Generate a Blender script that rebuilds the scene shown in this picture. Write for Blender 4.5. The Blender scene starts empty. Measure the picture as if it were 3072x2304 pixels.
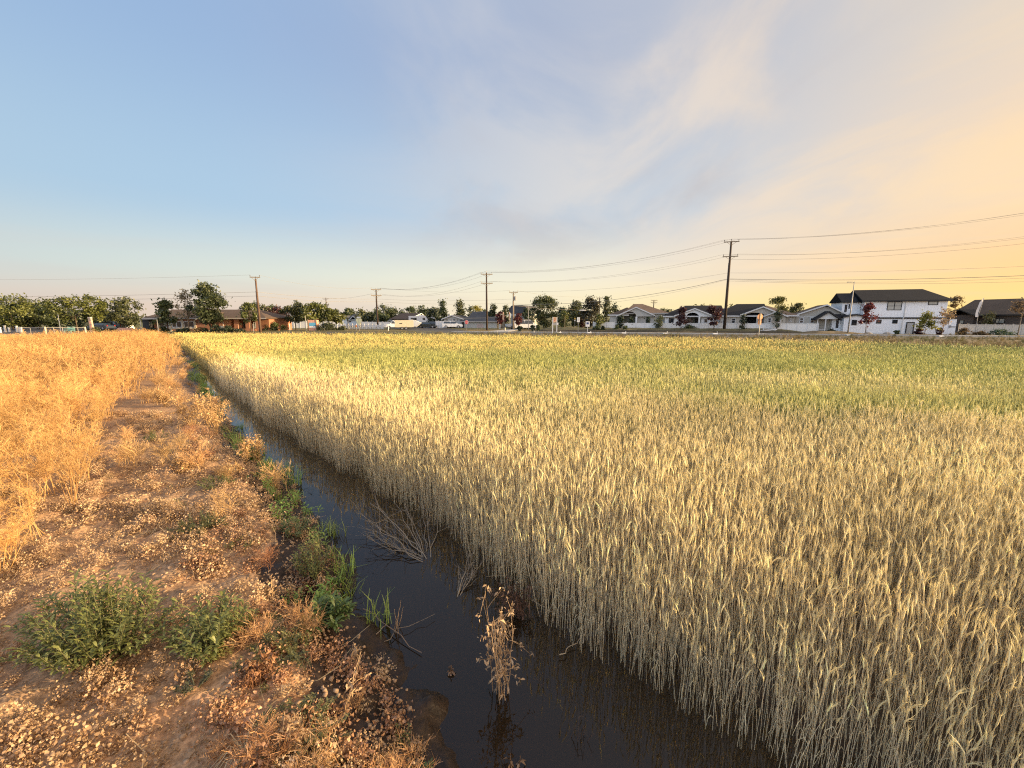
import bpy, math, random
import numpy as np
from math import radians as RD, sin, cos, pi, sqrt, atan, atan2, exp

SC = bpy.context.scene
C = SC.collection
rng = np.random.default_rng(11)
random.seed(5)

# ------------------------------------------------------------------ camera
FPX, HORIZON, CAM_H = 1250.0, 950.0, 2.8          # focal length and horizon row of the 3072 px wide photograph
PITCH = atan((1152 - HORIZON) / FPX)
cd = bpy.data.cameras.new("camera")
cd.sensor_width = 36.0
cd.lens = FPX / 3072 * 36
cd.clip_start = 0.05
cd.clip_end = 5000
cam = bpy.data.objects.new("camera", cd)
cam.location = (0, 0, CAM_H)
cam.rotation_euler = (pi / 2 - PITCH, 0, 0)
C.objects.link(cam)
SC.camera = cam

# ------------------------------------------------------------------ light
SUN_AZ, SUN_EL = RD(93), RD(11.0)
sd = bpy.data.lights.new("sun", 'SUN')
sd.energy = 5.0
sd.angle = RD(0.6)
sd.color = (1.0, 0.75, 0.43)
so = bpy.data.objects.new("sun", sd)
so.rotation_euler = (pi / 2 - SUN_EL, 0, pi - SUN_AZ)
C.objects.link(so)

SC.view_settings.view_transform = 'Standard'
SC.view_settings.look = 'None'
SC.view_settings.exposure = 1.28
SC.view_settings.gamma = 1.0
SC.view_settings.use_curve_mapping = False
SC.cycles.use_denoising = False
SC.cycles.pixel_filter_type = 'BLACKMAN_HARRIS'
SC.cycles.filter_width = 1.15
SC.cycles.max_bounces = 6
SC.cycles.diffuse_bounces = 3
SC.cycles.transparent_max_bounces = 12


def lin(c):
    c = c / 255.0
    return c / 12.92 if c <= 0.04045 else ((c + 0.055) / 1.055) ** 2.4


def S(r, g, b):
    return (lin(r), lin(g), lin(b))


# ------------------------------------------------------------------ sky
w = bpy.data.worlds.new("World")
SC.world = w
w.use_nodes = True
nt = w.node_tree
nt.nodes.clear()


def N(t, **kw):
    n = nt.nodes.new(t)
    for k, v in kw.items():
        setattr(n, k, v)
    return n


def L(a, b):
    nt.links.new(a, b)


def M(op, a, b=None, clamp=False):
    n = N('ShaderNodeMath', operation=op)
    n.use_clamp = clamp
    for i, x in enumerate((a, b)):
        if x is None:
            continue
        if isinstance(x, (int, float)):
            n.inputs[i].default_value = x
        else:
            L(x, n.inputs[i])
    return n.outputs[0]


def MIX(f, a, b, mode='MIX'):
    n = N('ShaderNodeMix', data_type='RGBA', blend_type=mode)
    n.clamp_factor = True
    for i, x in ((0, f), (6, a), (7, b)):
        if isinstance(x, (int, float)):
            n.inputs[i].default_value = x
        elif isinstance(x, tuple):
            n.inputs[i].default_value = (*x, 1)
        else:
            L(x, n.inputs[i])
    return n.outputs[2]


def RAMP(f, stops, interp='EASE'):
    n = N('ShaderNodeValToRGB')
    cr = n.color_ramp
    cr.interpolation = interp
    while len(cr.elements) < len(stops):
        cr.elements.new(0.5)
    for e, (p, c) in zip(cr.elements, stops):
        e.position = p
        e.color = (*c, 1)
    L(f, n.inputs[0])
    return n.outputs[0]


tc = N('ShaderNodeTexCoord')
sep = N('ShaderNodeSeparateXYZ')
L(tc.outputs['Generated'], sep.inputs[0])
dx, dy, dz = sep.outputs
az = M('MULTIPLY', M('ARCTAN2', dx, dy), 180 / pi)
azn = M('ADD', M('DIVIDE', az, 360), 0.5, True)
el = M('MULTIPLY', M('ARCSINE', dz), 180 / pi)


def azr(*stops):
    return RAMP(azn, [((a + 180) / 360, S(*c)) for a, c in stops], 'B_SPLINE')


r0 = azr((-180, (208, 200, 192)), (-60, (214, 198, 186)), (-38, (228, 206, 188)), (-22, (233, 213, 194)), (-4, (246, 234, 204)), (14, (253, 236, 190)), (36, (254, 226, 152)), (60, (255, 220, 132)), (95, (255, 215, 120)), (140, (240, 205, 170)), (180, (208, 200, 192)))
r1 = azr((-180, (194, 194, 196)), (-60, (190, 202, 206)), (-40, (206, 216, 212)), (-18, (226, 228, 214)), (0, (238, 234, 212)), (18, (240, 229, 208)), (36, (247, 216, 176)), (60, (255, 196, 122)), (95, (255, 205, 120)), (140, (230, 200, 175)), (180, (194, 194, 196)))
r2 = azr((-180, (176, 184, 196)), (-60, (166, 192, 214)), (-35, (164, 194, 220)), (-15, (174, 198, 221)), (2, (190, 200, 212)), (20, (192, 200, 211)), (36, (212, 206, 202)), (60, (252, 209, 158)), (95, (255, 208, 135)), (140, (220, 200, 185)), (180, (176, 184, 196)))
r3 = azr((-180, (150, 168, 200)), (-60, (147, 176, 211)), (-30, (145, 174, 212)), (-6, (160, 175, 203)), (16, (175, 183, 201)), (36, (198, 196, 199)), (60, (232, 212, 182)), (95, (244, 212, 160)), (140, (205, 195, 190)), (180, (150, 168, 200)))


def sstep(x, a, b):
    n = N('ShaderNodeMapRange', interpolation_type='SMOOTHSTEP')
    L(x, n.inputs[0])
    n.inputs[1].default_value = a
    n.inputs[2].default_value = b
    return n.outputs[0]


g = MIX(sstep(el, 0.5, 5.5), r0, r1)
g = MIX(sstep(el, 4.0, 13.0), g, r2)
g = MIX(sstep(el, 12.0, 30.0), g, r3)
# thin smoke: long streaks that spread upward from the low sun
zz = M('ADD', M('MAXIMUM', dz, 0.0), 0.16)
pl = N('ShaderNodeCombineXYZ')
L(M('DIVIDE', dx, zz), pl.inputs[0])
L(M('DIVIDE', dy, zz), pl.inputs[1])
STREAK = RD(2)                                     # heading of the smoke streaks
mp = N('ShaderNodeCombineXYZ')
_px, _py = M('DIVIDE', dx, zz), M('DIVIDE', dy, zz)
L(M('MULTIPLY', M('ADD', M('MULTIPLY', _px, sin(STREAK)), M('MULTIPLY', _py, cos(STREAK))), 0.26), mp.inputs[0])
L(M('MULTIPLY', M('SUBTRACT', M('MULTIPLY', _px, cos(STREAK)), M('MULTIPLY', _py, sin(STREAK))), 0.42), mp.inputs[1])
n1 = N('ShaderNodeTexNoise')
n1.inputs['Scale'].default_value = 3.0
n1.inputs['Detail'].default_value = 8
n1.inputs['Roughness'].default_value = 0.56
n1.inputs['Distortion'].default_value = 0.7
L(mp.outputs[0], n1.inputs[0])
n2 = N('ShaderNodeTexNoise')
n2.inputs['Scale'].default_value = 2.1
n2.inputs['Detail'].default_value = 9
n2.inputs['Roughness'].default_value = 0.55
n2.inputs['Distortion'].default_value = 0.8
sc2 = N('ShaderNodeVectorMath', operation='SCALE')
L(mp.outputs[0], sc2.inputs[0])
sc2.inputs[3].default_value = 1.0
L(sc2.outputs[0], n2.inputs[0])
cl = sstep(n1.outputs[0], 0.37, 0.63)
right = sstep(az, -38, 18)
up = sstep(el, 3, 12)
amt = M('MULTIPLY', M('MULTIPLY', cl, right), up)
warm = azr((-180, (180, 180, 190)), (-60, (190, 190, 200)), (-30, (186, 190, 206)), (0, (212, 211, 211)), (18, (230, 217, 205)), (36, (243, 216, 184)), (60, (255, 214, 150)), (95, (255, 212, 140)), (140, (220, 200, 190)), (180, (180, 180, 190)))
g = MIX(M('MULTIPLY', amt, 0.72), g, warm)
dk = M('MULTIPLY', M('MULTIPLY', sstep(n2.outputs[0], 0.46, 0.70), right), up)
g = MIX(M('MULTIPLY', dk, 0.36), g, (0.47, 0.40, 0.395))
# low pale bands over the left horizon
mp2 = N('ShaderNodeMapping')
L(tc.outputs['Generated'], mp2.inputs[0])
mp2.inputs['Scale'].default_value = (2.0, 2.0, 26.0)
n3 = N('ShaderNodeTexNoise')
n3.inputs['Scale'].default_value = 1.4
n3.inputs['Detail'].default_value = 3
L(mp2.outputs[0], n3.inputs[0])
lowm = M('MULTIPLY', sstep(el, 14, 4), sstep(n3.outputs[0], 0.48, 0.7))
g = MIX(M('MULTIPLY', lowm, 0.22), g, (0.60, 0.58, 0.57))
sky = N('ShaderNodeTexSky', sky_type='NISHITA')
sky.sun_disc = False
sky.sun_elevation = SUN_EL
sky.sun_rotation = SUN_AZ
sky.air_density = 1.4
sky.dust_density = 3.0
gl = N('ShaderNodeVectorMath', operation='SCALE')
L(g, gl.inputs[0])
gl.inputs[3].default_value = 10.0 / 2 ** 1.12
rear_fill = M('ADD', 1.0, M('MULTIPLY', sstep(dy, 0.15, -0.6), 1.5))      # sky behind the camera brightened as added fill for shaded fronts
sdot = M('ADD', M('MULTIPLY', dx, sin(SUN_AZ) * cos(SUN_EL)), M('ADD', M('MULTIPLY', dy, cos(SUN_AZ) * cos(SUN_EL)), M('MULTIPLY', dz, sin(SUN_EL))))
glow = M('ADD', 1.0, M('MULTIPLY', sstep(sdot, 0.80, 1.0), 3.0))     # aureole round the sun
gl2 = N('ShaderNodeVectorMath', operation='SCALE')
L(gl.outputs[0], gl2.inputs[0])
L(M('MULTIPLY', rear_fill, glow), gl2.inputs[3])
tot = MIX(0.08, gl2.outputs[0], sky.outputs[0])
bg = N('ShaderNodeBackground')
L(tot, bg.inputs[0])
bg.inputs[1].default_value = 0.1
ow = N('ShaderNodeOutputWorld')
L(bg.outputs[0], ow.inputs[0])


# ------------------------------------------------------------------ photo geometry
_c, _s = cos(PITCH), sin(PITCH)


def ray(px, py):
    u, v = px - 1536.0, py - 1152.0
    return (u, FPX * _c - v * _s, -(FPX * _s + v * _c))


def at(px, py, z=0.0):
    """ground point seen at a photo pixel"""
    d = ray(px, py)
    t = (z - CAM_H) / d[2]
    return (d[0] * t, d[1] * t)


def xat(px, Y, z=0.0):
    return (px - 1536.0) * (Y * _c + (CAM_H - z) * _s) / FPX


def zat(py, Y):
    d = ray(1536, py)
    return CAM_H + Y * d[2] / d[1]


def wid(npx, Y):
    return npx * (Y * _c + 0.3) / FPX


# ------------------------------------------------------------------ noise
_tab = np.random.default_rng(3).random((256, 256))


def vnoise(x, y, seed=0):
    x = np.asarray(x, float) + seed * 17.31
    y = np.asarray(y, float) + seed * 9.77
    xi, yi = np.floor(x).astype(int), np.floor(y).astype(int)
    fx, fy = x - xi, y - yi
    fx, fy = fx * fx * (3 - 2 * fx), fy * fy * (3 - 2 * fy)
    a, b = _tab[xi & 255, yi & 255], _tab[(xi + 1) & 255, yi & 255]
    c, d = _tab[xi & 255, (yi + 1) & 255], _tab[(xi + 1) & 255, (yi + 1) & 255]
    return (a * (1 - fx) + b * fx) * (1 - fy) + (c * (1 - fx) + d * fx) * fy


def fbm(x, y, o=4, seed=0):
    r, a, t = 0.0, 1.0, 0.0
    for i in range(o):
        r = r + a * vnoise(x * 2 ** i, y * 2 ** i, seed + i)
        t += a
        a *= 0.5
    return r / t


def smooth(x, a, b):
    t = np.clip((np.asarray(x, float) - a) / (b - a), 0, 1)
    return t * t * (3 - 2 * t)


# ------------------------------------------------------------------ objects
def tag(o, label=None, cat=None, group=None, kind=None):
    if label:
        o['label'] = label
    if cat:
        o['category'] = cat
    if group:
        o['group'] = group
    if kind:
        o['kind'] = kind
    return o


def thing(name, label, cat, loc=(0, 0, 0), rz=0.0, group=None):
    o = bpy.data.objects.new(name, None)
    o.empty_display_size = 0.2
    C.objects.link(o)
    o.location = loc
    o.rotation_euler = (0, 0, rz)
    return tag(o, label, cat, group)


def link(name, me, parent=None, loc=None):
    o = bpy.data.objects.new(name, me)
    C.objects.link(o)
    if parent is not None:
        o.parent = parent
    if loc is not None:
        o.location = loc
    return o


def np_mesh(name, V, T, mats, col=None, smooth_=False):
    V = np.ascontiguousarray(V, np.float32)
    T = np.ascontiguousarray(T, np.int32)
    me = bpy.data.meshes.new(name)
    k = T.shape[1]
    me.vertices.add(len(V))
    me.vertices.foreach_set('co', V.ravel())
    me.loops.add(T.size)
    me.loops.foreach_set('vertex_index', T.ravel())
    me.polygons.add(len(T))
    me.polygons.foreach_set('loop_start', np.arange(0, T.size, k, dtype=np.int32))
    if smooth_:
        me.polygons.foreach_set('use_smooth', np.ones(len(T), bool))
    for m in mats:
        me.materials.append(m)
    if col is not None:
        a = me.attributes.new('col', 'FLOAT_COLOR', 'POINT')
        c4 = np.ones((len(V), 4), np.float32)
        c4[:, :3] = col
        a.data.foreach_set('color', c4.ravel())
    me.update(calc_edges=True)
    return me


class MB:
    """collects shapes of ONE part"""

    def __init__(self):
        self.v, self.f, self.m = [], [], []

    def add(self, vs, fs, mi=0):
        n = len(self.v)
        self.v += [tuple(p) for p in vs]
        self.f += [tuple(n + i for i in q) for q in fs]
        self.m += [mi] * len(fs)
        return self

    def box(self, x0, x1, y0, y1, z0, z1, mi=0, rz=0.0, o=(0, 0, 0)):
        p = [(x, y, z) for z in (z0, z1) for x, y in ((x0, y0), (x1, y0), (x1, y1), (x0, y1))]
        if rz or o != (0, 0, 0):
            ca, sa = cos(rz), sin(rz)
            p = [(o[0] + x * ca - y * sa, o[1] + x * sa + y * ca, o[2] + z) for x, y, z in p]
        return self.add(p, [(0, 3, 2, 1), (4, 5, 6, 7), (0, 1, 5, 4), (1, 2, 6, 5), (2, 3, 7, 6), (3, 0, 4, 7)], mi)

    def prism_y(self, poly, y0, y1, mi=0):
        """polygon of (x, z), anticlockwise seen from -y, extruded along y"""
        n = len(poly)
        vs = [(x, y0, z) for x, z in poly] + [(x, y1, z) for x, z in poly]
        fs = [tuple(range(n)), tuple(range(2 * n - 1, n - 1, -1))]
        fs += [(i, i + n, (i + 1) % n + n, (i + 1) % n) for i in range(n)]
        return self.add(vs, fs, mi)

    def prism_x(self, poly, x0, x1, mi=0):
        """polygon of (y, z) extruded along x"""
        n = len(poly)
        vs = [(x0, y, z) for y, z in poly] + [(x1, y, z) for y, z in poly]
        fs = [tuple(range(n - 1, -1, -1)), tuple(range(n, 2 * n))]
        fs += [(i, (i + 1) % n, (i + 1) % n + n, i + n) for i in range(n)]
        return self.add(vs, fs, mi)

    def prism_z(self, poly, z0, z1, mi=0):
        n = len(poly)
        vs = [(x, y, z0) for x, y in poly] + [(x, y, z1) for x, y in poly]
        fs = [tuple(range(n - 1, -1, -1)), tuple(range(n, 2 * n))]
        fs += [(i, (i + 1) % n, (i + 1) % n + n, i + n) for i in range(n)]
        return self.add(vs, fs, mi)

    def tube(self, pts, rs, n=6, mi=0, cap=True):
        P = np.array(pts, float)
        if np.isscalar(rs):
            rs = [rs] * len(P)
        vs, fs = [], []
        for i, p in enumerate(P):
            t = P[min(i + 1, len(P) - 1)] - P[max(i - 1, 0)]
            t = t / (np.linalg.norm(t) + 1e-9)
            a = np.cross(t, (0, 0, 1) if abs(t[2]) < 0.9 else (1, 0, 0))
            a /= np.linalg.norm(a)
            b = np.cross(t, a)
            for k in range(n):
                q = 2 * pi * k / n
                vs.append(p + rs[i] * (cos(q) * a + sin(q) * b))
        for i in range(len(P) - 1):
            for k in range(n):
                fs.append((i * n + k, i * n + (k + 1) % n, (i + 1) * n + (k + 1) % n, (i + 1) * n + k))
        if cap:
            fs += [tuple(range(n - 1, -1, -1)), tuple(range((len(P) - 1) * n, len(P) * n))]
        return self.add(vs, fs, mi)

    def cyl(self, x, y, z0, z1, r, n=12, mi=0, r1=None):
        return self.tube([(x, y, z0), (x, y, z1)], [r, r if r1 is None else r1], n, mi)

    def ell(self, c, r, nu=12, nv=8, mi=0, sc=None):
        vs, fs = [], []
        for j in range(nv + 1):
            th = pi * j / nv
            for i in range(nu):
                ph = 2 * pi * i / nu
                k = 1.0 if sc is None else sc(ph, th)
                vs.append((c[0] + k * r[0] * sin(th) * cos(ph), c[1] + k * r[1] * sin(th) * sin(ph), c[2] + k * r[2] * cos(th)))
        for j in range(nv):
            for i in range(nu):
                fs.append((j * nu + i, (j + 1) * nu + i, (j + 1) * nu + (i + 1) % nu, j * nu + (i + 1) % nu))
        return self.add(vs, fs, mi)

    def obj(self, name, mats, parent=None, loc=None, smooth_=False):
        me = bpy.data.meshes.new(name)
        me.from_pydata(self.v, [], self.f)
        for m in (mats if isinstance(mats, (list, tuple)) else [mats]):
            me.materials.append(m)
        me.polygons.foreach_set('material_index', self.m)
        if smooth_:
            me.polygons.foreach_set('use_smooth', [True] * len(me.polygons))
        me.update()
        return link(name, me, parent, loc)


# ------------------------------------------------------------------ materials
def newmat(name):
    global nt
    m = bpy.data.materials.new(name)
    m.use_nodes = True
    nt = m.node_tree
    nt.nodes.clear()
    out = N('ShaderNodeOutputMaterial')
    return m, out


def pos_noise(scale, detail=4, stretch=None, obj=True):
    t = N('ShaderNodeTexCoord')
    src = t.outputs['Object'] if obj else N('ShaderNodeNewGeometry').outputs['Position']
    if stretch:
        q = N('ShaderNodeMapping')
        L(src, q.inputs[0])
        q.inputs['Scale'].default_value = stretch
        src = q.outputs[0]
    n = N('ShaderNodeTexNoise')
    n.inputs['Scale'].default_value = scale
    n.inputs['Detail'].default_value = detail
    L(src, n.inputs[0])
    return n.outputs[0]


def flat(name, col, rough=0.7, var=0.18, scale=3.0, bump=0.0, bscale=40.0, metal=0.0, stretch=None, spec=0.4, emit=None):
    m, out = newmat(name)
    b = N('ShaderNodeBsdfPrincipled')
    L(b.outputs[0], out.inputs[0])
    n = pos_noise(scale, 5, stretch)
    lo = tuple(max(0, c * (1 - var)) for c in col)
    hi = tuple(min(1, c * (1 + var)) for c in col)
    L(MIX(sstep(n, 0.25, 0.75), lo, hi), b.inputs['Base Color'])
    b.inputs['Roughness'].default_value = rough
    b.inputs['Metallic'].default_value = metal
    b.inputs['Specular IOR Level'].default_value = spec
    if bump:
        bn = N('ShaderNodeBump')
        bn.inputs['Strength'].default_value = bump
        bn.inputs['Distance'].default_value = 0.02
        L(pos_noise(bscale, 4, stretch), bn.inputs['Height'])
        L(bn.outputs[0], b.inputs['Normal'])
    return m


def leafmat(name, transl=0.3, rough=0.6, gloss=0.08):
    """plant matter coloured by the mesh's own 'col' attribute"""
    m, out = newmat(name)
    a = N('ShaderNodeAttribute', attribute_name='col')
    d = N('ShaderNodeBsdfDiffuse')
    L(a.outputs['Color'], d.inputs[0])
    t = N('ShaderNodeBsdfTranslucent')
    L(a.outputs['Color'], t.inputs[0])
    mx = N('ShaderNodeMixShader')
    mx.inputs[0].default_value = transl
    L(d.outputs[0], mx.inputs[1])
    L(t.outputs[0], mx.inputs[2])
    gl_ = N('ShaderNodeBsdfGlossy')
    gl_.inputs['Roughness'].default_value = rough
    m2 = N('ShaderNodeMixShader')
    m2.inputs[0].default_value = gloss
    L(mx.outputs[0], m2.inputs[1])
    L(gl_.outputs[0], m2.inputs[2])
    L(m2.outputs[0] if gloss > 0 else mx.outputs[0], out.inputs[0])
    return m


def siding(name, col, pitch=0.3, axis='X', depth=0.25, rough=0.6, var=0.06):
    """board siding: thin grooves in the paint"""
    m, out = newmat(name)
    b = N('ShaderNodeBsdfPrincipled')
    L(b.outputs[0], out.inputs[0])
    t = N('ShaderNodeTexCoord')
    s = N('ShaderNodeSeparateXYZ')
    L(t.outputs['Object'], s.inputs[0])
    fr = M('FRACT', M('DIVIDE', s.outputs['XYZ'.index(axis)], pitch))
    line = M('LESS_THAN', fr, 0.10)
    n = pos_noise(2.0, 5)
    c2 = MIX(n, tuple(c * (1 - var) for c in col), tuple(min(1, c * (1 + var)) for c in col))
    c3 = MIX(M('MULTIPLY', line, depth), c2, tuple(c * 0.45 for c in col))
    L(c3, b.inputs['Base Color'])
    b.inputs['Roughness'].default_value = rough
    return m


def brickmat(name, c1, c2, mortar, scale=4.0):
    m, out = newmat(name)
    b = N('ShaderNodeBsdfPrincipled')
    L(b.outputs[0], out.inputs[0])
    t = N('ShaderNodeTexCoord')
    q = N('ShaderNodeMapping')
    q.inputs['Rotation'].default_value = (RD(90), 0, 0)
    L(t.outputs['Object'], q.inputs[0])
    k = N('ShaderNodeTexBrick')
    k.inputs['Scale'].default_value = scale
    for i, c in (('Color1', c1), ('Color2', c2), ('Mortar', mortar)):
        k.inputs[i].default_value = (*c, 1)
    k.inputs['Mortar Size'].default_value = 0.015
    L(q.outputs[0], k.inputs[0])
    L(k.outputs[0], b.inputs['Base Color'])
    b.inputs['Roughness'].default_value = 0.85
    return m


def shingle(name, col, var=0.3):
    m, out = newmat(name)
    b = N('ShaderNodeBsdfPrincipled')
    L(b.outputs[0], out.inputs[0])
    n = pos_noise(9.0, 6, (1, 1, 3))
    n2_ = pos_noise(0.6, 4)
    c1 = MIX(sstep(n, 0.3, 0.7), tuple(c * (1 - var) for c in col), tuple(c * (1 + var) for c in col))
    c2 = MIX(M('MULTIPLY', sstep(n2_, 0.45, 0.7), 0.35), c1, tuple(c * 1.5 for c in col))
    L(c2, b.inputs['Base Color'])
    b.inputs['Roughness'].default_value = 0.9
    b.inputs['Specular IOR Level'].default_value = 0.2
    return m


def glassmat(name, tint=(0.02, 0.025, 0.03)):
    m, out = newmat(name)
    b = N('ShaderNodeBsdfPrincipled')
    b.inputs['Base Color'].default_value = (*tint, 1)
    b.inputs['Roughness'].default_value = 0.06
    b.inputs['Specular IOR Level'].default_value = 0.7
    n = pos_noise(1.2, 2)
    bn = N('ShaderNodeBump')
    bn.inputs['Strength'].default_value = 0.05
    L(n, bn.inputs['Height'])
    L(bn.outputs[0], b.inputs['Normal'])
    L(b.outputs[0], out.inputs[0])
    return m


def attrmat(name, rough=0.95, bump=0.5, bscale=60.0, dist=0.02):
    """ground coloured by zone attribute and broken up by fine noise"""
    m, out = newmat(name)
    b = N('ShaderNodeBsdfPrincipled')
    L(b.outputs[0], out.inputs[0])
    a = N('ShaderNodeAttribute', attribute_name='col')
    wet = N('ShaderNodeAttribute', attribute_name='wet')
    n = pos_noise(26.0, 6)
    n5 = pos_noise(170.0, 3)
    c1 = MIX(sstep(n, 0.3, 0.72), (0.62, 0.60, 0.58), (1.22, 1.2, 1.16))
    c2 = MIX(1.0, a.outputs['Color'], c1, 'MULTIPLY')
    c3 = MIX(M('MULTIPLY', sstep(n5, 0.58, 0.72), 0.35), c2, (0.62, 0.50, 0.36))
    L(MIX(wet.outputs['Fac'], c3, c2), b.inputs['Base Color'])
    rg = N('ShaderNodeMapRange')
    L(wet.outputs['Fac'], rg.inputs[0])
    rg.inputs[3].default_value = rough
    rg.inputs[4].default_value = 0.45
    L(rg.outputs[0], b.inputs['Roughness'])
    b.inputs['Specular IOR Level'].default_value = 0.25
    bn = N('ShaderNodeBump')
    bn.inputs['Strength'].default_value = bump
    bn.inputs['Distance'].default_value = dist
    L(n, bn.inputs['Height'])
    L(bn.outputs[0], b.inputs['Normal'])
    return m


LEAF = leafmat("leaf", 0.35, 0.55, 0.05)
STRAW = leafmat("straw", 0.24, 0.6, 0.03)
GROUND = attrmat("soil")
ASPH = flat("asphalt", (0.055, 0.052, 0.05), 0.9, 0.25, 1.2, 0.3, 90)
CONC = flat("concrete", (0.36, 0.34, 0.31), 0.9, 0.12, 2.0, 0.2, 60)
PAINT_W = flat("road paint", (0.62, 0.6, 0.55), 0.7, 0.2, 5.0)
POLEW = flat("creosoted wood", (0.045, 0.028, 0.018), 0.85, 0.35, 3.0, 0.4, 30, stretch=(1, 1, 0.1))
POLEB = flat("weathered wood", (0.095, 0.055, 0.035), 0.85, 0.3, 3.0, 0.4, 30, stretch=(1, 1, 0.1))
ARMW = flat("crossarm wood", (0.20, 0.15, 0.09), 0.8, 0.2, 4.0)
INSUL = flat("insulator", (0.10, 0.09, 0.08), 0.35, 0.1)
WIRE = flat("wire", (0.26, 0.23, 0.19), 0.6, 0.1)
GALV = flat("galvanised steel", (0.24, 0.23, 0.22), 0.6, 0.12, 4.0)
WHITE = flat("white paint", (0.60, 0.59, 0.57), 0.5, 0.06, 3.0)
VINYL = siding("white vinyl", (0.66, 0.65, 0.62), 0.28, 'X', 0.35)
TANV = siding("tan vinyl", (0.52, 0.47, 0.40), 0.30, 'X', 0.4)
BLACKT = flat("black trim", (0.015, 0.015, 0.016), 0.5, 0.2)
GLASS = glassmat("glass")
GLASSB = glassmat("bright glass", (0.30, 0.30, 0.27))
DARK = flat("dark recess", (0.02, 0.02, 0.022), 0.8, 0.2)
BARK = flat("bark", (0.085, 0.06, 0.042), 0.95, 0.35, 6.0, 0.6, 25, stretch=(1, 1, 0.2))
BARKL = flat("pale bark", (0.22, 0.17, 0.12), 0.95, 0.3, 6.0, 0.6, 25, stretch=(1, 1, 0.2))
TYRE = flat("tyre", (0.018, 0.018, 0.018), 0.9, 0.2)
RIM = flat("rim", (0.35, 0.35, 0.36), 0.35, 0.1, metal=0.8)
LAMPR = flat("red lens", (0.30, 0.02, 0.02), 0.25, 0.1)
LAMPW = flat("clear lens", (0.65, 0.65, 0.62), 0.2, 0.1)
# ================================================================== GROUND, DITCH, ROADS
_L = np.array([at(*p, -.12) for p in [(1333, 2304), (1055, 1847), (1010, 1667), (889, 1472), (760, 1350), (708, 1292), (611, 1153), (583, 1097), (520, 1040)]])
_Rr = np.array([at(*p, -.12) for p in [(2361, 2304), (1764, 1944), (1389, 1639), (1070, 1430), (833, 1292), (680, 1167), (597, 1083), (540, 1045)]])


def _edge(P, Y):
    y, x = P[:, 1], P[:, 0]
    r = np.interp(Y, y, x)
    s0 = (x[1] - x[0]) / (y[1] - y[0])
    r = np.where(Y < y[0], x[0] + (Y - y[0]) * s0, r)
    return np.where(Y > y[-1], x[-1] - 0.95 * (Y - y[-1]), r)


def edgeL(Y):
    Y = np.asarray(Y, float)
    return _edge(_L, Y) + (vnoise(Y * 1.7, Y * 0, 4) - .5) * 0.25


def edgeR(Y):
    Y = np.asarray(Y, float)
    return _edge(_Rr, Y) + (vnoise(Y * 1.3, Y * 0, 8) - .5) * 0.2


def weedE(Y):
    P = np.array([(-5.2, 3.3), (-5.45, 4.71), (-8.0, 7.92), (-11.5, 12.92), (-20.0, 25.23), (-29.3, 36.63)])
    return _edge(P, np.asarray(Y, float))


def zground(X, Y):
    X, Y = np.asarray(X, float), np.asarray(Y, float)
    xl, xr = edgeL(Y), edgeR(Y)
    k = 0.72                                       # the ditch runs diagonally: distances across it are shorter
    a = (xl - X) * k                               # metres up the left bank
    b = (X - xr) * k                               # metres into the wheat
    bank = -0.12 + 0.34 * smooth(a, -0.05, 0.75)
    wheat = -0.15 + 0.15 * smooth(b, 0.0, 1.3)
    chan = -0.12 - 0.22 * smooth(np.minimum(-a, -b), 0, 0.35)
    z = np.where(a > -0.05, bank, np.where(b > -0.1, wheat, chan))
    far = smooth(Y, 44, 54)
    z = np.where(b > 0.6, 0.0, z) * (1 - far)
    near = smooth(a, -0.25, 0.25) * (1 - smooth(Y, 9, 20))
    z = z + near * ((fbm(X * 2.2, Y * 2.2, 3, 2) - .5) * 0.10 + (fbm(X * 7, Y * 7, 3, 5) - .5) * 0.095 + (fbm(X * 15, Y * 15, 2, 15) - .5) * 0.03)
    mud = (1 - smooth(np.abs(a + .18), 0.15, 0.7)) * (1 - smooth(Y, 3.6, 5.5))
    z = z + mud * ((fbm(X * 5, Y * 5, 3, 12) - .5) * 0.22 + .06)
    return z


def spaced(lo, hi, step, end, g):
    a = list(np.arange(lo, hi, step))
    x, d = hi, step
    while x < end:
        a.append(x)
        d *= g
        x += d
    b, x, d = [], lo, step
    while x > -end:
        d *= g
        x -= d
        b.append(x)
    return np.array(b[::-1] + a)


gx = spaced(-7.2, 3.4, 0.045, 1500, 1.03)
gy = spaced(1.0, 7.5, 0.045, 1500, 1.03)
GX, GY = np.meshgrid(gx, gy)
GZ = zground(GX, GY)
V = np.stack([GX.ravel(), GY.ravel(), GZ.ravel()], 1)
ny_, nx_ = GX.shape
i = (np.arange(ny_ - 1)[:, None] * nx_ + np.arange(nx_ - 1)[None]).ravel()
Q = np.stack([i, i + 1, i + 1 + nx_, i + nx_], 1)
X, Y = V[:, 0], V[:, 1]
aL = (edgeL(Y) - X) * .72
bR = (X - edgeR(Y)) * .72
f1 = fbm(X * 1.1, Y * 1.1, 4, 7)[:, None]
f2 = fbm(X * 4.3, Y * 4.3, 3, 9)[:, None]
soil = np.array(S(160, 129, 99)) * (0.68 + 0.62 * f1)
soil = soil * (1 - 0.30 * smooth(f2, 0.5, 0.75)) + np.array(S(120, 72, 40)) * 0.35 * smooth(f2, 0.5, 0.75)
mudc = np.array((0.026, 0.016, 0.010)) * (0.7 + 0.9 * f2)
wets = np.clip(1 - smooth(aL + (f2[:, 0] - .5) * 0.5, 0.02, 0.42), 0, 1)
wets = np.maximum(wets, 1 - smooth(bR, 0.2, 0.8)) * (1 - smooth(Y, 40, 50))
wetm = np.where(bR > 0.5, 0, np.where(aL > .6, 0, wets))
wheatsoil = np.array((0.06, 0.043, 0.025)) * (0.6 + 0.8 * f2)
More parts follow.
